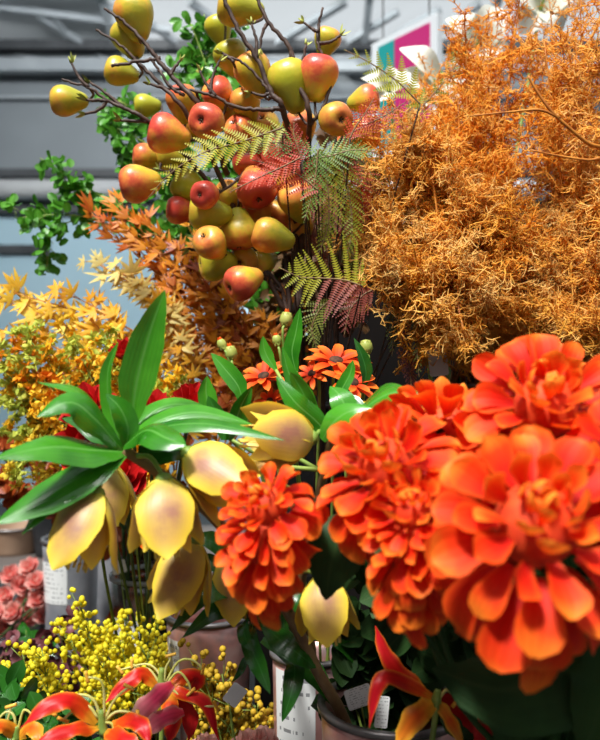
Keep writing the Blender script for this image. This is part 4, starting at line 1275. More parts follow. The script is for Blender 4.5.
# ================================================================== MIMOSA
def mimosa(label, base, tips, d, mat, seed, br=.0041, group='yellow mimosa sprays'):
    rng = random.Random(seed)
    t = thing('mimosa_spray', label, 'flower', base, group)
    s, f = MB(), MB()
    for (px, py) in tips:
        tip = P(px, py, d + rng.uniform(-.05, .05))
        b0 = V(base) + V((rng.uniform(-.015, .015), rng.uniform(-.015, .015), 0))
        pts = cat([b0, b0.lerp(tip, .55) + V((rng.uniform(-.015, .015), 0, .01)), tip], 18)
        s.tube(pts, .0015, .0007, 5)
        for j in range(9, 19):
            for m in range(3):
                e = pts[j] + V((rng.gauss(0, 1), rng.gauss(0, 1), rng.gauss(.3, .8))) * (.011 + .004 * (18 - j) / 9)
                s.tube([pts[max(j - 1, 0)], e], .0006, .0005, 4)
                for q in range(3):
                    f.ball(e + rv(rng, .007), br * rng.uniform(.75, 1.1), 7, 5)
    s.build('stem', M['stem_green'], t)
    f.build('blossom', M[mat], t)
    return t


mb_ = (bmim[0], bmim[1], BENCH + .04)
mimosa('bright yellow mimosa spray reaching highest, before the tin bucket', mb_, [(80, 604), (78, 622), (92, 632), (60, 628)], 1.18, 'mimosa', 1)
mimosa('bright yellow mimosa spray before the clear bucket', (mb_[0] + .015, mb_[1], mb_[2]), [(108, 622), (126, 618), (142, 628), (120, 640), (104, 645)], 1.17, 'mimosa', 2)
mimosa('yellow mimosa spray just above the sharp flame lily', (mb_[0] + .02, mb_[1] - .015, mb_[2]), [(100, 662), (126, 664), (148, 652), (84, 666), (112, 684), (134, 690)], 1.12, 'mimosa', 3)
mimosa('thin mimosa spray inside the shadow of the clear bucket', (mb_[0] + .03, mb_[1] + .02, mb_[2]), [(158, 626), (166, 648), (152, 664), (172, 670)], 1.22, 'mimosa', 4)
mb2 = (bmim2[0], bmim2[1], BENCH + .04)
mimosa('yellow mimosa spray at the left edge, in front of plum leaves', mb2, [(22, 652), (36, 664), (10, 672), (48, 690), (26, 690), (6, 696)], 1.07, 'mimosa', 5)
mimosa('yellow mimosa spray between the left edge and the bright middle sprays', (mb2[0] + .02, mb2[1] + .01, mb2[2]), [(52, 668), (42, 650), (58, 684), (40, 704)], 1.10, 'mimosa', 6)
t_ = (xat(228, 1.10), 1.13, BENCH)
mimosa('yellow mimosa coloured darker for shade behind the white tag', t_, [(206, 684), (222, 674), (214, 700), (240, 712), (258, 704), (246, 726), (226, 720), (264, 722), (200, 664)], 1.14, 'mimosa_shade', 7, .0048)


# ================================================================== LEAFY SPRAYS
def star(f, o, d, n, size, rng, lobes=5, droop=.25):
    """palmate leaf with pointed lobes"""
    sets = {5: (-78, -40, 0, 40, 78), 7: (-112, -76, -38, 0, 38, 76, 112), 3: (-27, 0, 27)}[lobes]
    d = (d - n * d.dot(n)).normalized()
    s_ = d.cross(n)
    for a in sets:
        aa = R(a + rng.uniform(-7, 7))
        dd = d * cos(aa) + s_ * sin(aa)
        f.petal(o, dd, n, size * (1.0 - .0035 * abs(a)) * rng.uniform(.9, 1.1), size * .21, 'lobe', -.2, -droop * rng.uniform(.3, 1.3), -droop * .5, 5, 2)


def maple(label, base, way, mat, size, n, seed, lobes=5, group=None, d=1.3, spread=.03, lean=None, name='maple_spray', start=.48):
    """stem from the bucket through pixel waypoints, star leaves along the upper part"""
    rng = random.Random(seed)
    t = thing(name, label, 'foliage', base, group)
    q = [V(base), V(base) + V((0, -.004, .22))] + PS(way, d)
    pts = cat(q, 30)
    s, f = MB(), MB()
    s.tube(pts, .0022, .0009, 6)
    for i in range(n):
        u = start + (1 - start) * (i + rng.random()) / n
        k = min(int(u * 30), 29)
        p = pts[k].lerp(pts[k + 1], u * 30 - k)
        tg = (pts[min(k + 2, 30)] - pts[max(k - 1, 0)]).normalized()
        side = rv(rng)
        dd = (tg * 1.25 + side * .8).normalized()
        e = p + dd * spread * rng.uniform(.4, 1.2) * (1.15 - .5 * u)
        s.tube([p, p.lerp(e, .5) + tg * .003, e], .0007, .0005, 4)
        nn = (V((rng.uniform(-.7, .7), -1, rng.uniform(-.2, 1.0)))).normalized()
        star(f, e, dd - UP * .15, nn, size * rng.uniform(.7, 1.15), rng, lobes)
    s.build('stem', M['gold_stem'], t)
    f.build('foliage', M[mat], t)
    return t


mbz = (bm[0], bm[1], BENCH + .06)
gm = 'orange maple sprays below the pears'
LM = 'orange brown maple spray sweeping up below the pears'
k = 0
for way, m, n, lab in [
    ([(200, 470), (215, 380), (170, 290), (92, 214)], 'maple_or', 34, 'orange maple spray with the uppermost leaf tips, beside the round green leaves'),
    ([(205, 470), (235, 380), (200, 300), (118, 205)], 'maple_or', 36, 'orange maple spray whose tip touches the lowest left pear'),
    ([(215, 470), (250, 390), (225, 320), (150, 225)], 'maple_or', 36, None),
    ([(220, 470), (262, 400), (240, 330), (178, 248)], 'maple_br', 34, None),
    ([(225, 470), (262, 410), (250, 350), (205, 280)], 'maple_br', 34, None),
    ([(225, 470), (275, 420), (270, 370), (240, 305)], 'maple_br', 32, None),
    ([(215, 470), (240, 410), (225, 350), (165, 280)], 'maple_br', 34, None),
    ([(215, 470), (225, 420), (205, 370), (180, 320)], 'maple_br', 30, None),
    ([(230, 470), (265, 420), (285, 370), (262, 320)], 'maple_br', 30, None),
    ([(230, 470), (290, 420), (300, 360), (290, 300)], 'maple_br', 30, None),
    ([(215, 470), (215, 430), (225, 390), (215, 340)], 'maple_or', 30, None),
    ([(215, 470), (250, 400), (215, 310), (130, 235)], 'maple_or', 36, None),
    ([(215, 470), (250, 400), (240, 320), (190, 230)], 'maple_or', 32, None),
]:
    maple(lab or LM, (mbz[0] + .012 * (k % 3), mbz[1] - .01 * (k // 3), mbz[2]), way, m, .030, int(n * 2.3), 100 + k, 3, gm, 1.34, .028)
    k += 1
gy = 'golden and pale maple sprays at the left'
for way, m, n, sz, lab in [
    ([(170, 480), (130, 380), (90, 320), (12, 292)], 'maple_ye', 20, .036, 'golden maple spray with large leaves reaching the left edge'),
    ([(170, 480), (120, 390), (70, 330), (34, 312)], 'maple_ye', 20, .036, 'golden maple spray just below the large leaves at the left edge'),
    ([(170, 480), (110, 390), (60, 320), (-4, 300)], 'maple_ye', 20, .036, 'golden maple spray cut off by the left edge'),
    ([(170, 480), (110, 400), (60, 350), (6, 332)], 'maple_ye', 20, .034, 'golden maple spray low at the left edge over the amber blossom'),
    ([(175, 480), (140, 380), (110, 320), (62, 290)], 'maple_ye', 20, .034, 'golden maple spray left of the pale yellow one'),
    ([(175, 480), (180, 380), (165, 310), (95, 262)], 'maple_pale', 32, .033, 'pale yellow maple spray under the round green leaves'),
    ([(180, 480), (190, 390), (165, 320), (122, 272)], 'maple_pale', 32, .032, 'pale yellow maple spray at the centre of the foliage'),
    ([(180, 480), (180, 400), (150, 345), (112, 318)], 'maple_ye', 26, .032, 'golden maple spray above the red rose bud'),
    ([(180, 480), (195, 400), (185, 350), (160, 300)], 'maple_ye', 26, .030, 'golden maple spray behind the tall green leaf'),
]:
    maple(lab, (mbz[0] - .012 * (k % 3), mbz[1] + .012 * (k % 4) - .03, mbz[2]), way, m, sz, n, 100 + k, 5, gy, 1.30, .028)
    k += 1


def blossom(label, base, way, seed, d=1.25, n=36, mats=('blossom', 'blossom_gr'), group='amber blossom sprays at the left'):
    rng = random.Random(seed)
    t = thing('blossom_spray', label, 'flower', base, group)
    q = [V(base), V(base) + V((0, -.004, .22))] + PS(way, d)
    pts = cat(q, 40)
    s, f, g = MB(), MB(), MB()
    s.tube(pts, .0018, .0008, 5)
    for i in range(n):
        u = .52 + .48 * (i + rng.random()) / n
        k = min(int(u * 40), 39)
        p = pts[k].lerp(pts[k + 1], u * 40 - k)
        tg = (pts[k + 1] - pts[k]).normalized()
        e = p + (rv(rng) + tg * .7).normalized() * rng.uniform(.010, .030)
        s.tube([p, e], .0006, .0005, 4)
        tgt = g if (u > .9 and rng.random() < .6) or rng.random() < .1 else f
        for j in range(3):
            c = e + rv(rng, .005)
            for m in range(4):
                dd = rv(rng)
                tgt.petal(c, dd, dd.orthogonal(), rng.uniform(.008, .014), .0075, 'round', .3, .5, 0, 3, 2)
    s.build('stem', M['stem_green'], t)
    f.build('blossom', M[mats[0]], t)
    if g.v:
        g.build('tip_blossom', M[mats[1]], t)
    return t


kb = (bm[0] - .02, bm[1] - .02, BENCH + .06)
LB = 'amber blossom spray in the mass at the left below the maple'
for i, (tx, ty, mx, my, lab) in enumerate([
    (4, 372, 70, 430, 'amber blossom spray at the left edge with lime green tips'), (18, 408, 80, 450, 'amber blossom spray lowest at the left edge, above the big leaf'), (40, 345, 90, 420, None), (62, 330, 105, 410, None), (84, 352, 120, 420, None),
    (105, 335, 130, 410, None), (30, 388, 90, 440, None), (66, 372, 110, 430, None), (96, 375, 130, 430, None), (140, 360, 150, 420, None),
    (10, 345, 70, 410, 'amber blossom spray under the golden leaves at the left edge'), (30, 440, 90, 460, 'amber blossom spray showing between the two big left leaves'), (128, 385, 145, 430, None), (8, 470, 80, 480, None),
    (50, 400, 90, 440, None), (160, 400, 160, 440, None), (76, 345, 110, 420, None), (172, 372, 170, 430, None),
    (20, 360, 80, 430, None), (48, 372, 95, 430, None), (112, 360, 140, 420, None), (60, 420, 100, 450, None), (90, 400, 120, 440, None), (150, 335, 150, 410, None), (0, 400, 70, 440, None), (22, 330, 85, 410, None), (-6, 350, 70, 420, None), (8, 388, 80, 440, None), (-4, 430, 70, 450, None), (36, 420, 90, 450, None)]):
    blossom(lab or LB, (kb[0] + .014 * (i % 4 - 1.5), kb[1] + .012 * (i % 5 - 2), kb[2]), [(150, 500), (mx, my), (tx, ty)], 200 + i, 1.20 + .02 * (i % 5), 52)


def leafy(label, base, ways, seed, d=1.4, size=.021, mat='green_leaf', group='round-leaved green branches', n=46):
    rng = random.Random(seed)
    t = thing('leafy_branch', label, 'foliage', base, group)
    s, f = MB(), MB()
    for way in ways:
        q = PS(way, d) if not isinstance(way[0], V) else way
        pts = cat(q, 24)
        s.tube(pts, .0020, .0009, 6)
        for i in range(n):
            u = rng.uniform(.1, 1)
            k = min(int(u * 24), 23)
            p = pts[k].lerp(pts[k + 1], u * 24 - k)
            e = p + rv(rng) * rng.uniform(.008, .045) * (1.2 - .6 * u)
            s.tube([p, p.lerp(e, .6) + UP * .003, e], .0006, .0005, 4)
            for j in range(5):
                dd = (rv(rng) + (e - p).normalized() * .6).normalized()
                f.petal(e + rv(rng, .010), dd, V((rng.uniform(-.8, .8), -.8, rng.uniform(-.2, 1))), size * rng.uniform(.7, 1.2), size * .72, 'round', .18, .2, -.5, 5, 4)
    s.build('stem', M['stem_green'], t)
    f.build('foliage', M[mat], t)
    return t


lb = V((bp[0] - .02, bp[1] + .02, TIER + .06))
hub = [lb, V((-.03, 1.44, 1.55))]
mk = lambda pts, d: hub + PS(pts, d)
leafy('leafy green branch at the top centre behind the tallest pears', lb, [mk([(262, 240), (225, 120), (205, 62), (190, 22)], 1.44), mk([(262, 240), (240, 130), (225, 80), (222, 42)], 1.46), mk([(262, 240), (215, 140), (190, 95), (184, 60)], 1.46), mk([(262, 240), (235, 120), (212, 60), (204, 14)], 1.45), mk([(262, 240), (240, 110), (228, 60), (232, 20)], 1.46)], 1, n=48)
leafy('leafy green branch behind the left pears', lb, [mk([(260, 250), (190, 170), (140, 140), (104, 122)], 1.44), mk([(260, 250), (185, 160), (150, 120), (118, 100)], 1.46), mk([(260, 250), (200, 190), (150, 170), (112, 148)], 1.44)], 2, n=48)
leafy('leafy green branch hanging furthest left against the grey wall', lb, [mk([(250, 270), (150, 220), (90, 190), (40, 158)], 1.42), mk([(250, 270), (140, 230), (70, 215), (14, 218)], 1.42), mk([(250, 270), (130, 225), (60, 225), (46, 268)], 1.43), mk([(250, 270), (140, 215), (80, 195), (62, 176)], 1.42)], 3, n=38)
leafy('dark rusty leafy branch behind the ferns between pears and golden bush', lb, [mk([(290, 270), (320, 220), (330, 150)], 1.42), mk([(290, 280), (330, 260), (352, 200)], 1.42), mk([(290, 280), (350, 280), (372, 240)], 1.42), mk([(290, 290), (330, 300), (360, 320)], 1.42), mk([(290, 270), (320, 190), (360, 150)], 1.42)], 27, size=.032, mat='rust_dark', n=44)
leafy('dark leafy branch deep in the gap behind the pears', lb, [mk([(270, 270), (240, 220), (215, 200)], 1.46), mk([(270, 270), (230, 250), (180, 235)], 1.46), mk([(270, 270), (260, 200), (262, 170)], 1.47), mk([(270, 270), (180, 210), (160, 200)], 1.46)], 4, n=44)


# ================================================================== FERNS
def fern(label, base, way, mat, seed, L=.03, d=1.14, n=18, hint=TOV, tipcol=None, ang=55, asym=1.0, group='fern fronds between the pears and the golden bush', bend=.3, lead=True):
    """frond: rachis through pixel points, pinnae on both sides each toothed with small leaflets"""
    rng = random.Random(seed)
    t = thing('fern_frond', label, 'fern', base, group)
    q = PS(way, d)
    pts = cat(q, 40)
    s, f, g = MB(), MB(), MB()
    if lead:
        b0 = V(base) + V((rng.uniform(-.03, .03), rng.uniform(-.02, .02), 0))
        sl = MB()
        sl.tube([b0, b0.lerp(pts[0], .6) + UP * .02, pts[0]], .0015, .0012, 5, 14)
        sl.build('stalk', M['bark'], t)
    s.tube(pts, .0013, .0006, 5)
    gap = sum((pts[i + 1] - pts[i]).length for i in range(40)) / n
    for i in range(n + 1):
        u = i / n
        k = min(int(u * 39), 38)
        p = pts[k].lerp(pts[k + 1], u * 39 - k)
        tg = (pts[k + 1] - pts[k]).normalized()
        sd = tg.cross(hint).normalized()
        ln = L * min(1.0, .55 + u * 2.5) * (1.03 - u ** 1.8) * rng.uniform(.9, 1.1) + .003
        for sg in (-1, 1):
            if i == n and sg == 1:
                continue
            a = R(ang - 18 * u) + rng.uniform(-.08, .08)
            dd = (tg * cos(a) + sd * sg * sin(a)) if i < n else tg
            l2 = ln * (asym if sg > 0 else 1.0)
            m = max(5, int(l2 / .0034))
            tgt = g if tipcol and u < .45 and sg == tipcol[1] else f
            pos = p.copy()
            w = dd.cross(hint).normalized()
            dirn = dd.copy()
            nrm = (hint + rv(rng, .35)).normalized()
            for j in range(m):
                v = j / m
                dirn = (dirn - UP * bend * .05 + hint * .01).normalized()
                nx = pos + dirn * (l2 / m)
                w = dirn.cross(nrm).normalized()
                tl = max(min(l2 * .20, gap * .47) * (1 - v) ** .6, .0010)
                for q_ in (-1, 1):
                    bi = len(tgt.v)
                    tip = pos + w * q_ * tl + dirn * tl * .55 + nrm * tl * .15
                    for vv in (pos, pos + dirn * (l2 / m) * .82, tip + dirn * tl * .10, tip - dirn * tl * .08):
                        tgt.v.append(vv); tgt.uv.append((v, .5))
                    tgt.f.append((bi, bi + 1, bi + 2, bi + 3)); tgt.mi.append(0)
                pos = nx
    s.build('stem', M['stem_brown'], t)
    f.build('leaflet', M[mat], t)
    if g.v:
        g.build('russet_leaflet', M[tipcol[0]], t)
    return t


fb = (bp[0] + .04, bp[1] - .03, TIER + .06)
fern('yellow green fern frond lying across the left pears', fb, [(282, 128), (240, 142), (205, 152), (172, 172), (148, 198)], 'fern_yg', 1, .040, 1.05, 14, V((0, -1, .3)))
fern('green fern frond between the pears under the top branches', fb, [(310, 150), (285, 143), (262, 144), (238, 150)], 'fern_gr', 2, .034, 1.06, 12, V((0, -1, .4)))
fern('yellow green fern frond arching to the right above the red fern', fb, [(420, 104), (398, 82), (372, 64), (345, 50)], 'fern_yg', 3, .040, 1.10, 7, V((0, -1, .2)))
fern('large yellow fern frond with russet leaflets below the pears', fb, [(362, 286), (344, 280), (318, 278), (300, 277), (280, 268)], 'fern_yg', 4, .062, 1.06, 10, V((0, -1, .1)), ('fern_mar', -1), 72, 1.0)
fern('russet red fern frond over the pears at the centre', fb, [(318, 190), (300, 176), (276, 166), (252, 160)], 'fern_red', 5, .042, 1.05, 9, V((0, -1, .2)), bend=.8)
fern('russet red fern frond hanging left across the pears', fb, [(300, 158), (280, 168), (258, 178), (230, 192)], 'fern_red', 6, .024, 1.04, 15, V((0, -1, .3)))
fern('small upright russet frond at the pear centre', fb, [(302, 160), (298, 148), (294, 136), (294, 122)], 'fern_red', 7, .020, 1.05, 12, V((0, -1, .1)))
fern('russet frond pointing right beside the golden bush', fb, [(346, 136), (364, 126), (384, 116), (406, 102)], 'fern_red', 8, .026, 1.08, 12, V((0, -1, .2)), bend=-.2)
fern('russet frond rising between the right pears and the golden bush', fb, [(350, 138), (356, 126), (366, 112), (374, 98)], 'fern_red', 9, .024, 1.07, 12, V((0, -1, .2)))
fern('pale green frond below the right red pear', fb, [(300, 160), (330, 156), (352, 150), (376, 152)], 'fern_gr', 10, .036, 1.07, 12, V((0, -1, .4)))
fern('pale green frond hanging by the right edge of the pears', fb, [(318, 150), (316, 172), (312, 196), (304, 222)], 'fern_gr', 11, .028, 1.05, 14, V((0, -1, .1)))
fern('yellow green frond hanging above the large yellow frond', fb, [(322, 150), (328, 190), (328, 225), (318, 256)], 'fern_yg', 12, .034, 1.08, 16, V((0, -1, .1)), bend=.6)
fern('yellow green frond hanging along the edge of the golden bush', fb, [(336, 150), (348, 190), (352, 230), (345, 262)], 'fern_yg', 13, .030, 1.10, 18, V((0, -1, .1)), bend=.6)
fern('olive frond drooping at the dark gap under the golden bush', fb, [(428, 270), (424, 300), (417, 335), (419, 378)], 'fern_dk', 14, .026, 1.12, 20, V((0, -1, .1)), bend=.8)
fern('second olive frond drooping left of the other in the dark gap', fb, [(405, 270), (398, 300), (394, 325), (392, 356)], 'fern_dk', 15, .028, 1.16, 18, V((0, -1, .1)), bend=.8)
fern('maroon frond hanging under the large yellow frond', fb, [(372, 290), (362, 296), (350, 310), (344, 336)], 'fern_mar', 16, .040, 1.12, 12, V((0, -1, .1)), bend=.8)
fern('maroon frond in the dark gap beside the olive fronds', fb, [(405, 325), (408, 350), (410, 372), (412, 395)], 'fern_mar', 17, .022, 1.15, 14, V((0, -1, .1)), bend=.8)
fern('russet frond hidden in the lower left of the golden bush', fb, [(345, 210), (355, 225), (372, 235), (395, 240)], 'fern_red', 18, .045, 1.16, 12, V((0, -1, .2)), bend=.8)
fern('dull russet frond behind the centre pears', fb, [(305, 175), (320, 195), (335, 215), (352, 240)], 'fern_mar', 19, .045, 1.15, 14, V((0, -1, .2)), bend=.6)
fern('green fern tip poking up out of the golden bush', (bg[0], bg[1], TIER + .06), [(410, 120), (452, 72), (460, 46), (474, 18)], 'fern_gr', 20, .022, 1.30, 16, V((0, -1, .1)), lead=True)
fern('olive frond behind the large yellow frond', fb, [(330, 215), (345, 240), (362, 262), (380, 300)], 'fern_dk', 22, .045, 1.20, 14, V((0, -1, .1)), bend=.6)
fern('maroon frond behind the right red pears', fb, [(338, 150), (356, 170), (372, 190), (386, 214)], 'fern_mar', 23, .042, 1.19, 14, V((0, -1, .1)), bend=.6)
fern('olive frond below the right red pears', fb, [(345, 150), (360, 160), (375, 172), (392, 180)], 'fern_dk', 24, .036, 1.17, 12, V((0, -1, .1)), bend=.6)
fern('maroon frond between the low pears and the bush', fb, [(300, 215), (312, 240), (330, 262), (350, 312)], 'fern_mar', 25, .045, 1.22, 14, V((0, -1, .1)), bend=.6)
fern('russet frond above the maroon ones at the edge of the bush', fb, [(340, 165), (356, 180), (362, 200), (364, 226)], 'fern_red', 26, .040, 1.15, 14, V((0, -1, .1)), bend=.6)
fern('yellow frond lowest left of the large yellow frond', fb, [(330, 300), (318, 312), (312, 330), (318, 352)], 'fern_dk', 21, .030, 1.12, 14, V((0, -1, .1)), bend=.6)


# ================================================================== GOLDEN FILIGREE BUSH
def filigree(label, base, way, mat, seed, d, n=24, reach=.07, group='golden filigree sprays at the right'):
    rng = random.Random(seed)
    t = thing('filigree_spray', label, 'foliage', base, group)
    s, f = MB(), MB()
    pts = cat([V(base), V(base) + V((0, 0, .13)), V(base) + V((0, -.008, .25))] + PS(way, d), 40)
    s.tube(pts, .0026, .0011, 6)

    def twig(p, dirn, ln, r, lev):
        q = [p]
        c = rv(rng, .5)
        m = 4 if lev < 2 else 3
        dd = dirn
        for i in range(m):
            dd = (dd + c * .35 + rv(rng, .25)).normalized()
            q.append(q[-1] + dd * (ln / m))
        f.tube(q, r, r * .6, 3, cap=False)
        return q, dd

    for i in range(n):
        u = .56 + .44 * (i + rng.random()) / n
        k = min(int(u * 40), 39)
        p = pts[k].lerp(pts[k + 1], u * 40 - k)
        tg = (pts[k + 1] - pts[k]).normalized()
        d0 = (tg * .6 + rv(rng) * 1.0).normalized()
        q, dd = twig(p, d0, reach * rng.uniform(.6, 1.2), .0013, 0)
        for a in range(1, len(q)):
            for m in range(3):
                st = q[a].lerp(q[a - 1], rng.random())
                q2, d2 = twig(st, (dd * .5 + rv(rng)).normalized(), rng.uniform(.014, .028), .0011, 1)
                for e in q2[1:]:
                    for w in range(2 if rng.random() < .7 else 1):
                        twig(e, (d2 * .5 + rv(rng)).normalized(), rng.uniform(.007, .014), .0009, 2)
    s.build('stem', M['gold_stem'], t)
    f.build('twig', M[mat], t)
    return t


LG = 'golden orange filigree spray in the dense bush at right'
LGB = 'brownish filigree spray in the lower part of the bush'
gold = []
rg = random.Random(5)
for i, (tx, ty, lab) in enumerate([
    (396, 110, 'golden filigree spray reaching furthest left beside the russet fern'), (420, 82, None), (446, 62, None), (466, 36, None), (492, 20, 'golden filigree spray at the top beside the cream flower'), (520, -4, None), (548, -14, None), (580, -10, None),
    (606, 20, None), (430, 120, None), (458, 100, None), (484, 76, None), (512, 54, None), (544, 40, None), (576, 44, None), (604, 70, None),
    (500, 110, None), (536, 96, None), (570, 96, None), (602, 120, None), (446, 150, None), (480, 140, None), (520, 140, None), (560, 144, None), (596, 160, None),
    (540, 60, None), (575, 70, None), (470, 62, None)]):
    b0 = bg if tx < 530 else bg2
    base = (b0[0] + rg.uniform(-.03, .03), b0[1] + rg.uniform(-.03, .03), TIER + .05)
    m1 = (b0[0] / b0[1] * F + 300)
    gold.append(filigree(lab or LG, base, [(m1 * .75 + tx * .25, 330), (m1 * .45 + tx * .55, 150 + (ty + 40) * .5 + 20), (tx, ty)], 'gold', 300 + i, 1.12 + .22 * rg.random() + (.06 if i < 8 else 0), 29))
for i, (tx, ty, lab) in enumerate([
    (376, 168, None), (366, 205, 'brown filigree spray furthest left, meeting the hanging ferns'), (374, 238, None), (388, 268, None), (420, 300, None), (440, 330, 'brown filigree spray hanging lowest above the black bucket'),
    (402, 190, None), (420, 230, None), (450, 262, None), (470, 300, None), (500, 330, 'brown filigree spray just left above the top right dahlia'), (460, 200, None), (500, 220, None), (540, 220, None), (580, 230, None),
    (505, 270, None), (545, 280, None), (590, 290, None), (560, 320, None), (598, 330, 'brown filigree spray at the right edge above the dahlias'), (480, 345, None), (530, 310, None), (410, 150, None), (440, 180, None), (598, 200, None)]):
    b0 = bg if tx < 520 else bg2
    base = (b0[0] + rg.uniform(-.03, .03), b0[1] + rg.uniform(-.03, .03), TIER + .05)
    m1 = (b0[0] / b0[1] * F + 300)
    hi = min(ty - 10, 300)
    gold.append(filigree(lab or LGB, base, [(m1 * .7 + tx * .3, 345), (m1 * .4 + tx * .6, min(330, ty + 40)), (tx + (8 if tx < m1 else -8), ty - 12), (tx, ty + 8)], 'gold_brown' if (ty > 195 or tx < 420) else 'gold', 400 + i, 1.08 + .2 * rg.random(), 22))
# the thick orange twigs that show through the front of the bush
t = thing('twig_branch', 'bare orange forked twig showing through the front of the golden bush', 'branch', (bg2[0] + .03, bg2[1] - .02, TIER + .05))
b = MB()
b.tube([V((bg2[0] + .03, bg2[1] - .02, TIER + .05)), V((bg2[0] + .03, bg2[1] - .02, 1.50)), P(640, 250, 1.18), P(612, 160, 1.10), P(586, 142, 1.08), P(556, 116, 1.07), P(540, 96, 1.07), P(528, 76, 1.07)], .0042, .0016, 7, 50)
b.tube(PS([(560, 118), (540, 110), (510, 112), (470, 116)], 1.07), .0024, .0010, 6, 14)
b.tube(PS([(600, 158), (588, 160), (560, 156), (530, 150)], 1.085), .0024, .0010, 6, 14)
b.build('twig', M['gold_stem'], t)


# ================================================================== CREAM FLOWERS behind the bush
def cream(label, c, d, petals, base):
    t = thing('cream_lily', label, 'flower', base, 'large cream flowers behind the golden bush')
    o = P(*c, d)
    b = MB(); b.tube([V(base), V(base).lerp(o, .6), o], .004, .003, 7, 14); b.build('stem', M['stem_green'], t)
    b = MB(); b.tube([o, o + V((0, -.03, .01))], .004, .002, 7, 4); b.build('pistil', M['stem_green'], t)
    for (tip, W, hint) in petals:
        q = [o, o.lerp(P(tip[0], tip[1], d), .55) + V((0, -.03, .0)), P(tip[0], tip[1], d)]
        b = MB(); b.strip(q, px_(W, d), hint, 'ovate', .3, 10, 5); b.build('petal', M['white'], t)
    return t


cb = (bg[0] - .02, bg[1] + .04, TIER + .05)
cream('cream flower in front of the magenta board with one pointed petal', (440, 84), 1.55, [((400, 48), 30, V((.3, -1, .3))), ((386, 88), 30, V((0, -1, .5))), ((408, 112), 28, V((0, -1, .3))), ((470, 110), 30, V((0, -1, .3)))], cb)
cream('cream flower with rounded petals at the top behind the golden bush', (476, 50), 1.58, [((448, 18), 34, V((.2, -1, .2))), ((500, 8), 34, V((0, -1, .2))), ((450, 66), 30, V((.2, -1, .4))), ((510, 70), 30, V((0, -1, .3))), ((476, 92), 30, V((0, -1, .3)))], cb)
cream('cream flower low behind the yellow fern at right of the pears', (388, 92), 1.52, [((362, 78), 26, V((.2, -1, .4))), ((372, 104), 26, V((0, -1, .5))), ((402, 72), 26, V((0, -1, .4)))], cb)
cream('cream flower peeking through at the top edge', (540, 10), 1.6, [((510, -6), 34, V((.2, -1, .2))), ((566, -8), 34, V((0, -1, .2))), ((520, 34), 30, V((.2, -1, .4))), ((560, 36), 30, V((0, -1, .3)))], cb)

# ================================================================== PINK FLOWERS
rg = random.Random(9)
pk = [(4, 596), (22, 584), (38, 598), (12, 612), (30, 616), (44, 614), (2, 628), (20, 634), (36, 580), (46, 588), (-6, 612), (10, 574), (28, 566), (26, 600)]
for i, c in enumerate(pk):
    o = P(*c, 1.93 + rg.uniform(-.06, .06))
    lab = {0: 'coral pink blossom at the left edge of the pink clump', 12: 'topmost coral pink blossom of the clump beside the grey tin bucket', 7: 'lowest coral pink blossom above the plum leaves'}.get(i, 'coral pink blossom in the clump beside the grey tin bucket')
    rose(lab, tuple(o), 0, .024, V((rg.uniform(-.4, .4), -.7, rg.uniform(.4, 1))), (bpk[0] + rg.uniform(-.05, .05), bpk[1] + rg.uniform(-.05, .05), BENCH + .02), 500 + i, 'pink', 'pink_blossom', 'coral pink blossoms at the left', (4, 6, 7), 1.1)
for i, (c, lab) in enumerate([((262, 741), 'pale pink blossom at the bottom edge beside the printed label'), ((248, 744), 'pale pink blossom furthest left of the two at the bottom edge'), ((206, 748), 'pale pink blossom under the red flame lily')]):
    o = P(*c, .97)
    rose(lab, tuple(o), 0, .019, V((-.1, -.5, 1)), (bpp[0] - .01 * i, bpp[1], BENCH + .02), 540 + i, 'pink_pale', 'pink_blossom', 'pale pink blossoms at the bottom edge', (4, 6, 7), 1.0)

# plum and dark green foliage between the mimosa
pb = (xat(40, 1.4), 1.4, BENCH)
leafy('plum coloured leafy branch behind the left mimosa', V(pb), [[V(pb), P(44, 700, 1.4), P(30, 640, 1.38)], [V(pb), P(60, 700, 1.4), P(62, 630, 1.40)], [V(pb), P(20, 700, 1.36), P(6, 650, 1.34)], [V(pb), P(70, 690, 1.4), P(84, 612, 1.45)]], 21, size=.022, mat='plum', group='low foliage around the mimosa', n=36)
gbp = (xat(22, 1.5), 1.5, BENCH)
leafy('dark green leafy branch under the coral pink blossoms', V(gbp), [[V(gbp), P(30, 700, 1.5), P(26, 630, 1.5)], [V(gbp), P(10, 700, 1.45), P(36, 650, 1.42)]], 22, size=.034, mat='frit_leaf_lo', group='low foliage around the mimosa', n=14)
gbp = (xat(8, .95), .95, BENCH)
leafy('green leafy branch at the lower left corner', V(gbp), [[V(gbp), P(10, 740, .95), P(4, 700, .95)], [V(gbp), P(40, 745, .93), P(30, 716, .93)], [V(gbp), P(60, 750, .93), P(70, 716, .95)]], 23, size=.030, mat='frit_leaf_lo', group='low foliage around the mimosa', n=10)
lbp = (bk5[0] - .02, bk5[1] + .03, 1.04)
leafy('dark leafy stems filling the copper toned bucket', V(lbp), [[V(lbp), P(352, 690, .95), P(340, 620, .95)], [V(lbp), P(380, 690, .96), P(372, 610, .96)], [V(lbp), P(410, 690, .96), P(412, 630, .95)], [V(lbp), P(400, 700, .95), P(396, 650, .95)]], 24, size=.040, mat='dahlia_leaf', group='low foliage around the mimosa', n=9)
lbp = (bk6[0], bk6[1], .92)
b6 = V((bk6[0], bk6[1], 1.08))
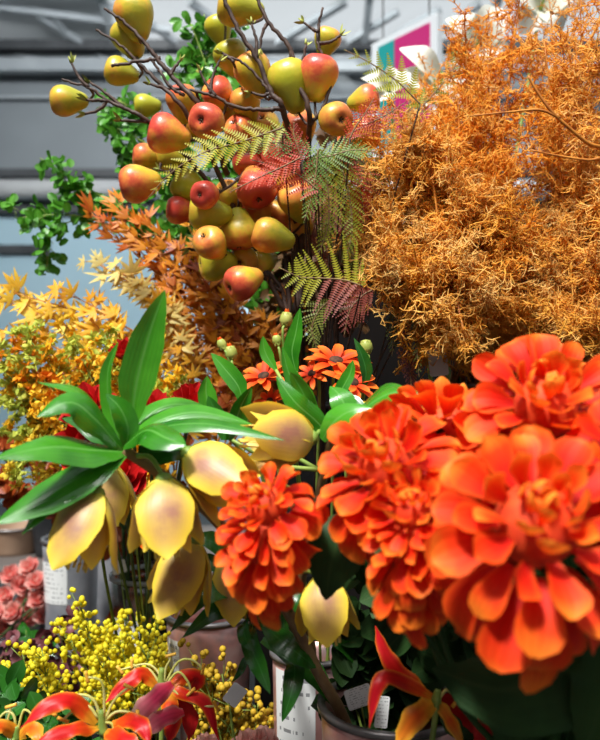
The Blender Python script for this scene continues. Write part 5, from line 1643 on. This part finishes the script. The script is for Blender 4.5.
leafy('dark leafy stems under the orange dahlias', V(lbp), [[V(lbp), b6, P(450, 640, .84), P(412, 590, .86)], [V(lbp), b6, P(480, 650, .80), P(460, 600, .80)], [V(lbp), b6, P(540, 700, .76), P(560, 660, .74)], [V(lbp), b6, P(500, 600, .80), P(470, 500, .80)], [V(lbp), b6, P(430, 600, .86), P(360, 540, .84)], [V(lbp), b6, P(560, 640, .76), P(596, 600, .74)]], 25, size=.046, mat='dahlia_leaf', group='low foliage around the mimosa', n=15)
lbp = (bm[0] - .05, bm[1] + .0, BENCH + .06)
leafy('rust coloured leafy branch low at the left edge behind the big leaves', V(lbp), [[V(lbp), P(120, 540, 1.6), P(40, 470, 1.55), P(-6, 430, 1.5)], [V(lbp), P(130, 540, 1.6), P(60, 490, 1.5), P(4, 490, 1.45)], [V(lbp), P(140, 540, 1.6), P(100, 460, 1.5), P(60, 420, 1.45)], [V(lbp), P(160, 540, 1.6), P(160, 440, 1.5), P(150, 380, 1.45)], [V(lbp), P(140, 540, 1.6), P(100, 430, 1.5), P(20, 370, 1.5)]], 26, size=.030, mat='maple_br', group='low foliage around the mimosa', n=40)
# slim stems standing in the clear bucket
rg = random.Random(3)
for i in range(7):
    a = i * .9
    p0 = V((bk2[0] + .04 * cos(a), bk2[1] + .04 * sin(a), BENCH + .012))
    p1 = V((bk2[0] + .045 * cos(a + .5), bk2[1] + .045 * sin(a + .5), 1.25 + .03 * rg.random()))
    b = MB(); b.tube([p0, p0.lerp(p1, .5), p1], .0035, .003, 7, 8)
    for k in range(4):
        dd = rv(rg); dd.z = abs(dd.z) + .5
        b.petal(p1 - UP * .02 * k, dd, UP.cross(dd) + TOV, .055, .012, 'lance', .2, .3, -.8, 7, 2)
    o = b.build('cut_stem', M['stem_dark'], loc=p0)
    tag(o, 'dark green leafy stem standing in the clear bucket', 'stem', 'cut stems in the clear bucket')


# ================================================================== TAGS
def card(name, label, cc, W, H, ax_x, ax_y, mat, base, cat_='tag', group=None):
    """thin card on a stalk; ax_x, ax_y span its face"""
    t = thing(name, label, cat_, base, group)
    ax_x, ax_y = ax_x.normalized(), ax_y.normalized()
    ax_y = (ax_y - ax_x * ax_y.dot(ax_x)).normalized()
    n = ax_x.cross(ax_y)
    b = MB()
    r = min(W, H) * .12
    ring = []
    for cx, cy, a0 in ((1, 1, 0), (-1, 1, 90), (-1, -1, 180), (1, -1, 270)):
        for k in range(4):
            a = R(a0 + 30 * k)
            ring.append((cx * (W / 2 - r) + r * cos(a), cy * (H / 2 - r) + r * sin(a)))
    for s in (.0004, -.0004):
        for (u, v) in ring:
            b.v.append(cc + ax_x * u + ax_y * v + n * s); b.uv.append((u / W + .5, v / H + .5))
    m = len(ring)
    b.f.append(tuple(range(m))); b.mi.append(0)
    b.f.append(tuple(reversed(range(m, 2 * m)))); b.mi.append(0)
    for i in range(m):
        j = (i + 1) % m
        b.f.append((i, i + m, j + m, j)); b.mi.append(0)
    b.build('card', M[mat], t, smooth=False)
    b = MB(); e = cc - ax_y * H * .45; b.tube([V(base), V(base).lerp(e, .6) + V((.004, 0, 0)), e], .0011, .0009, 6, 10); b.build('stalk', M['stem_green'], t)
    return t


card('plant_tag', 'blank white tag sticking up beside the red flame lily', P(235, 695, .93), px_(16, .95), px_(21, .95), D(.8, -.62, .1), D(.30, 1, 0), 'card', (bpp[0] - .02, bpp[1] - .01, BENCH + .02))
card('plant_tag', 'white printed tag inside the copper toned bucket', P(359, 697, .86), px_(27, .86), px_(20, .86), D(1, .3, .1), D(-.3, 1, .1), 'label', (bk5[0] - .03, bk5[1], 1.02))
card('plant_tag', 'second pale tag behind the curled pink petal', P(382, 712, .87), px_(14, .87), px_(30, .87), D(1, -.2, .3), D(-.25, 1, .1), 'label', (bk5[0] - .005, bk5[1] + .01, 1.02))
card('plant_tag', 'small pale tag tied to stems in the clear bucket', P(119, 567, 1.35), px_(14, 1.35), px_(13, 1.35), D(1, .25, .1), D(-.25, 1, .1), 'label', (bk2[0] - .02, bk2[1] - .02, BENCH + .02))
card('plant_tag', 'clear crumpled wrapper tag in the dark gap under the golden bush', P(438, 362, 1.18), px_(20, 1.18), px_(28, 1.18), D(1, .1, .2), D(.1, 1, .1), 'card', (bg[0] - .03, bg[1] - .03, TIER + .06))

# ================================================================== CAMERA, LIGHT
cam = bpy.data.cameras.new('camera')
co = bpy.data.objects.new('camera', cam)
C.objects.link(co)
co.location = EYE
co.rotation_euler = (pi / 2, 0, 0)
cam.sensor_fit = 'VERTICAL'
cam.sensor_height = 36
cam.sensor_width = 36
cam.lens = 36 * F / 740
cam.dof.use_dof = True
cam.dof.focus_distance = .98
cam.dof.aperture_fstop = 5.0
cam.clip_start = .02
bpy.context.scene.camera = co

w = bpy.data.worlds.new('overcast_sky')
bpy.context.scene.world = w
w.use_nodes = True
bgd = w.node_tree.nodes['Background']
bgd.inputs[0].default_value = (.95, .98, 1.0, 1)
bgd.inputs[1].default_value = .72


def light(name, kind, loc, target, energy, size=.3, col=(1, 1, 1)):
    l = bpy.data.lights.new(name, kind)
    l.energy = energy
    l.color = col
    if kind == 'AREA':
        l.shape = 'RECTANGLE'; l.size = size[0]; l.size_y = size[1]
    if kind == 'SUN':
        l.angle = size
    o = bpy.data.objects.new(name, l)
    C.objects.link(o)
    o.location = loc
    o.rotation_euler = (V(target) - V(loc)).to_track_quat('-Z', 'Y').to_euler()
    return o


light('sun', 'SUN', (-1.3, -1.5, 6), (0.1, 1, 1.4), 7.0, R(9), (1, .97, .92))
light('stall_lamp', 'AREA', (-.1, .2, 3.1), (0.1, 1.1, 1.5), 14, (1.2, .5), (1, .98, .95))

light('back_wall_fill', 'AREA', (-1, 4.6, 4.9), (-1, 9, 3.6), 215, (5, .6), (.95, .98, 1))  # unseen fill light added to brighten the back wall

vs = bpy.context.scene.view_settings
vs.view_transform = 'Standard'
vs.look = 'None'
vs.gamma = 1
vs.use_curve_mapping = False
vs.exposure = 0.15
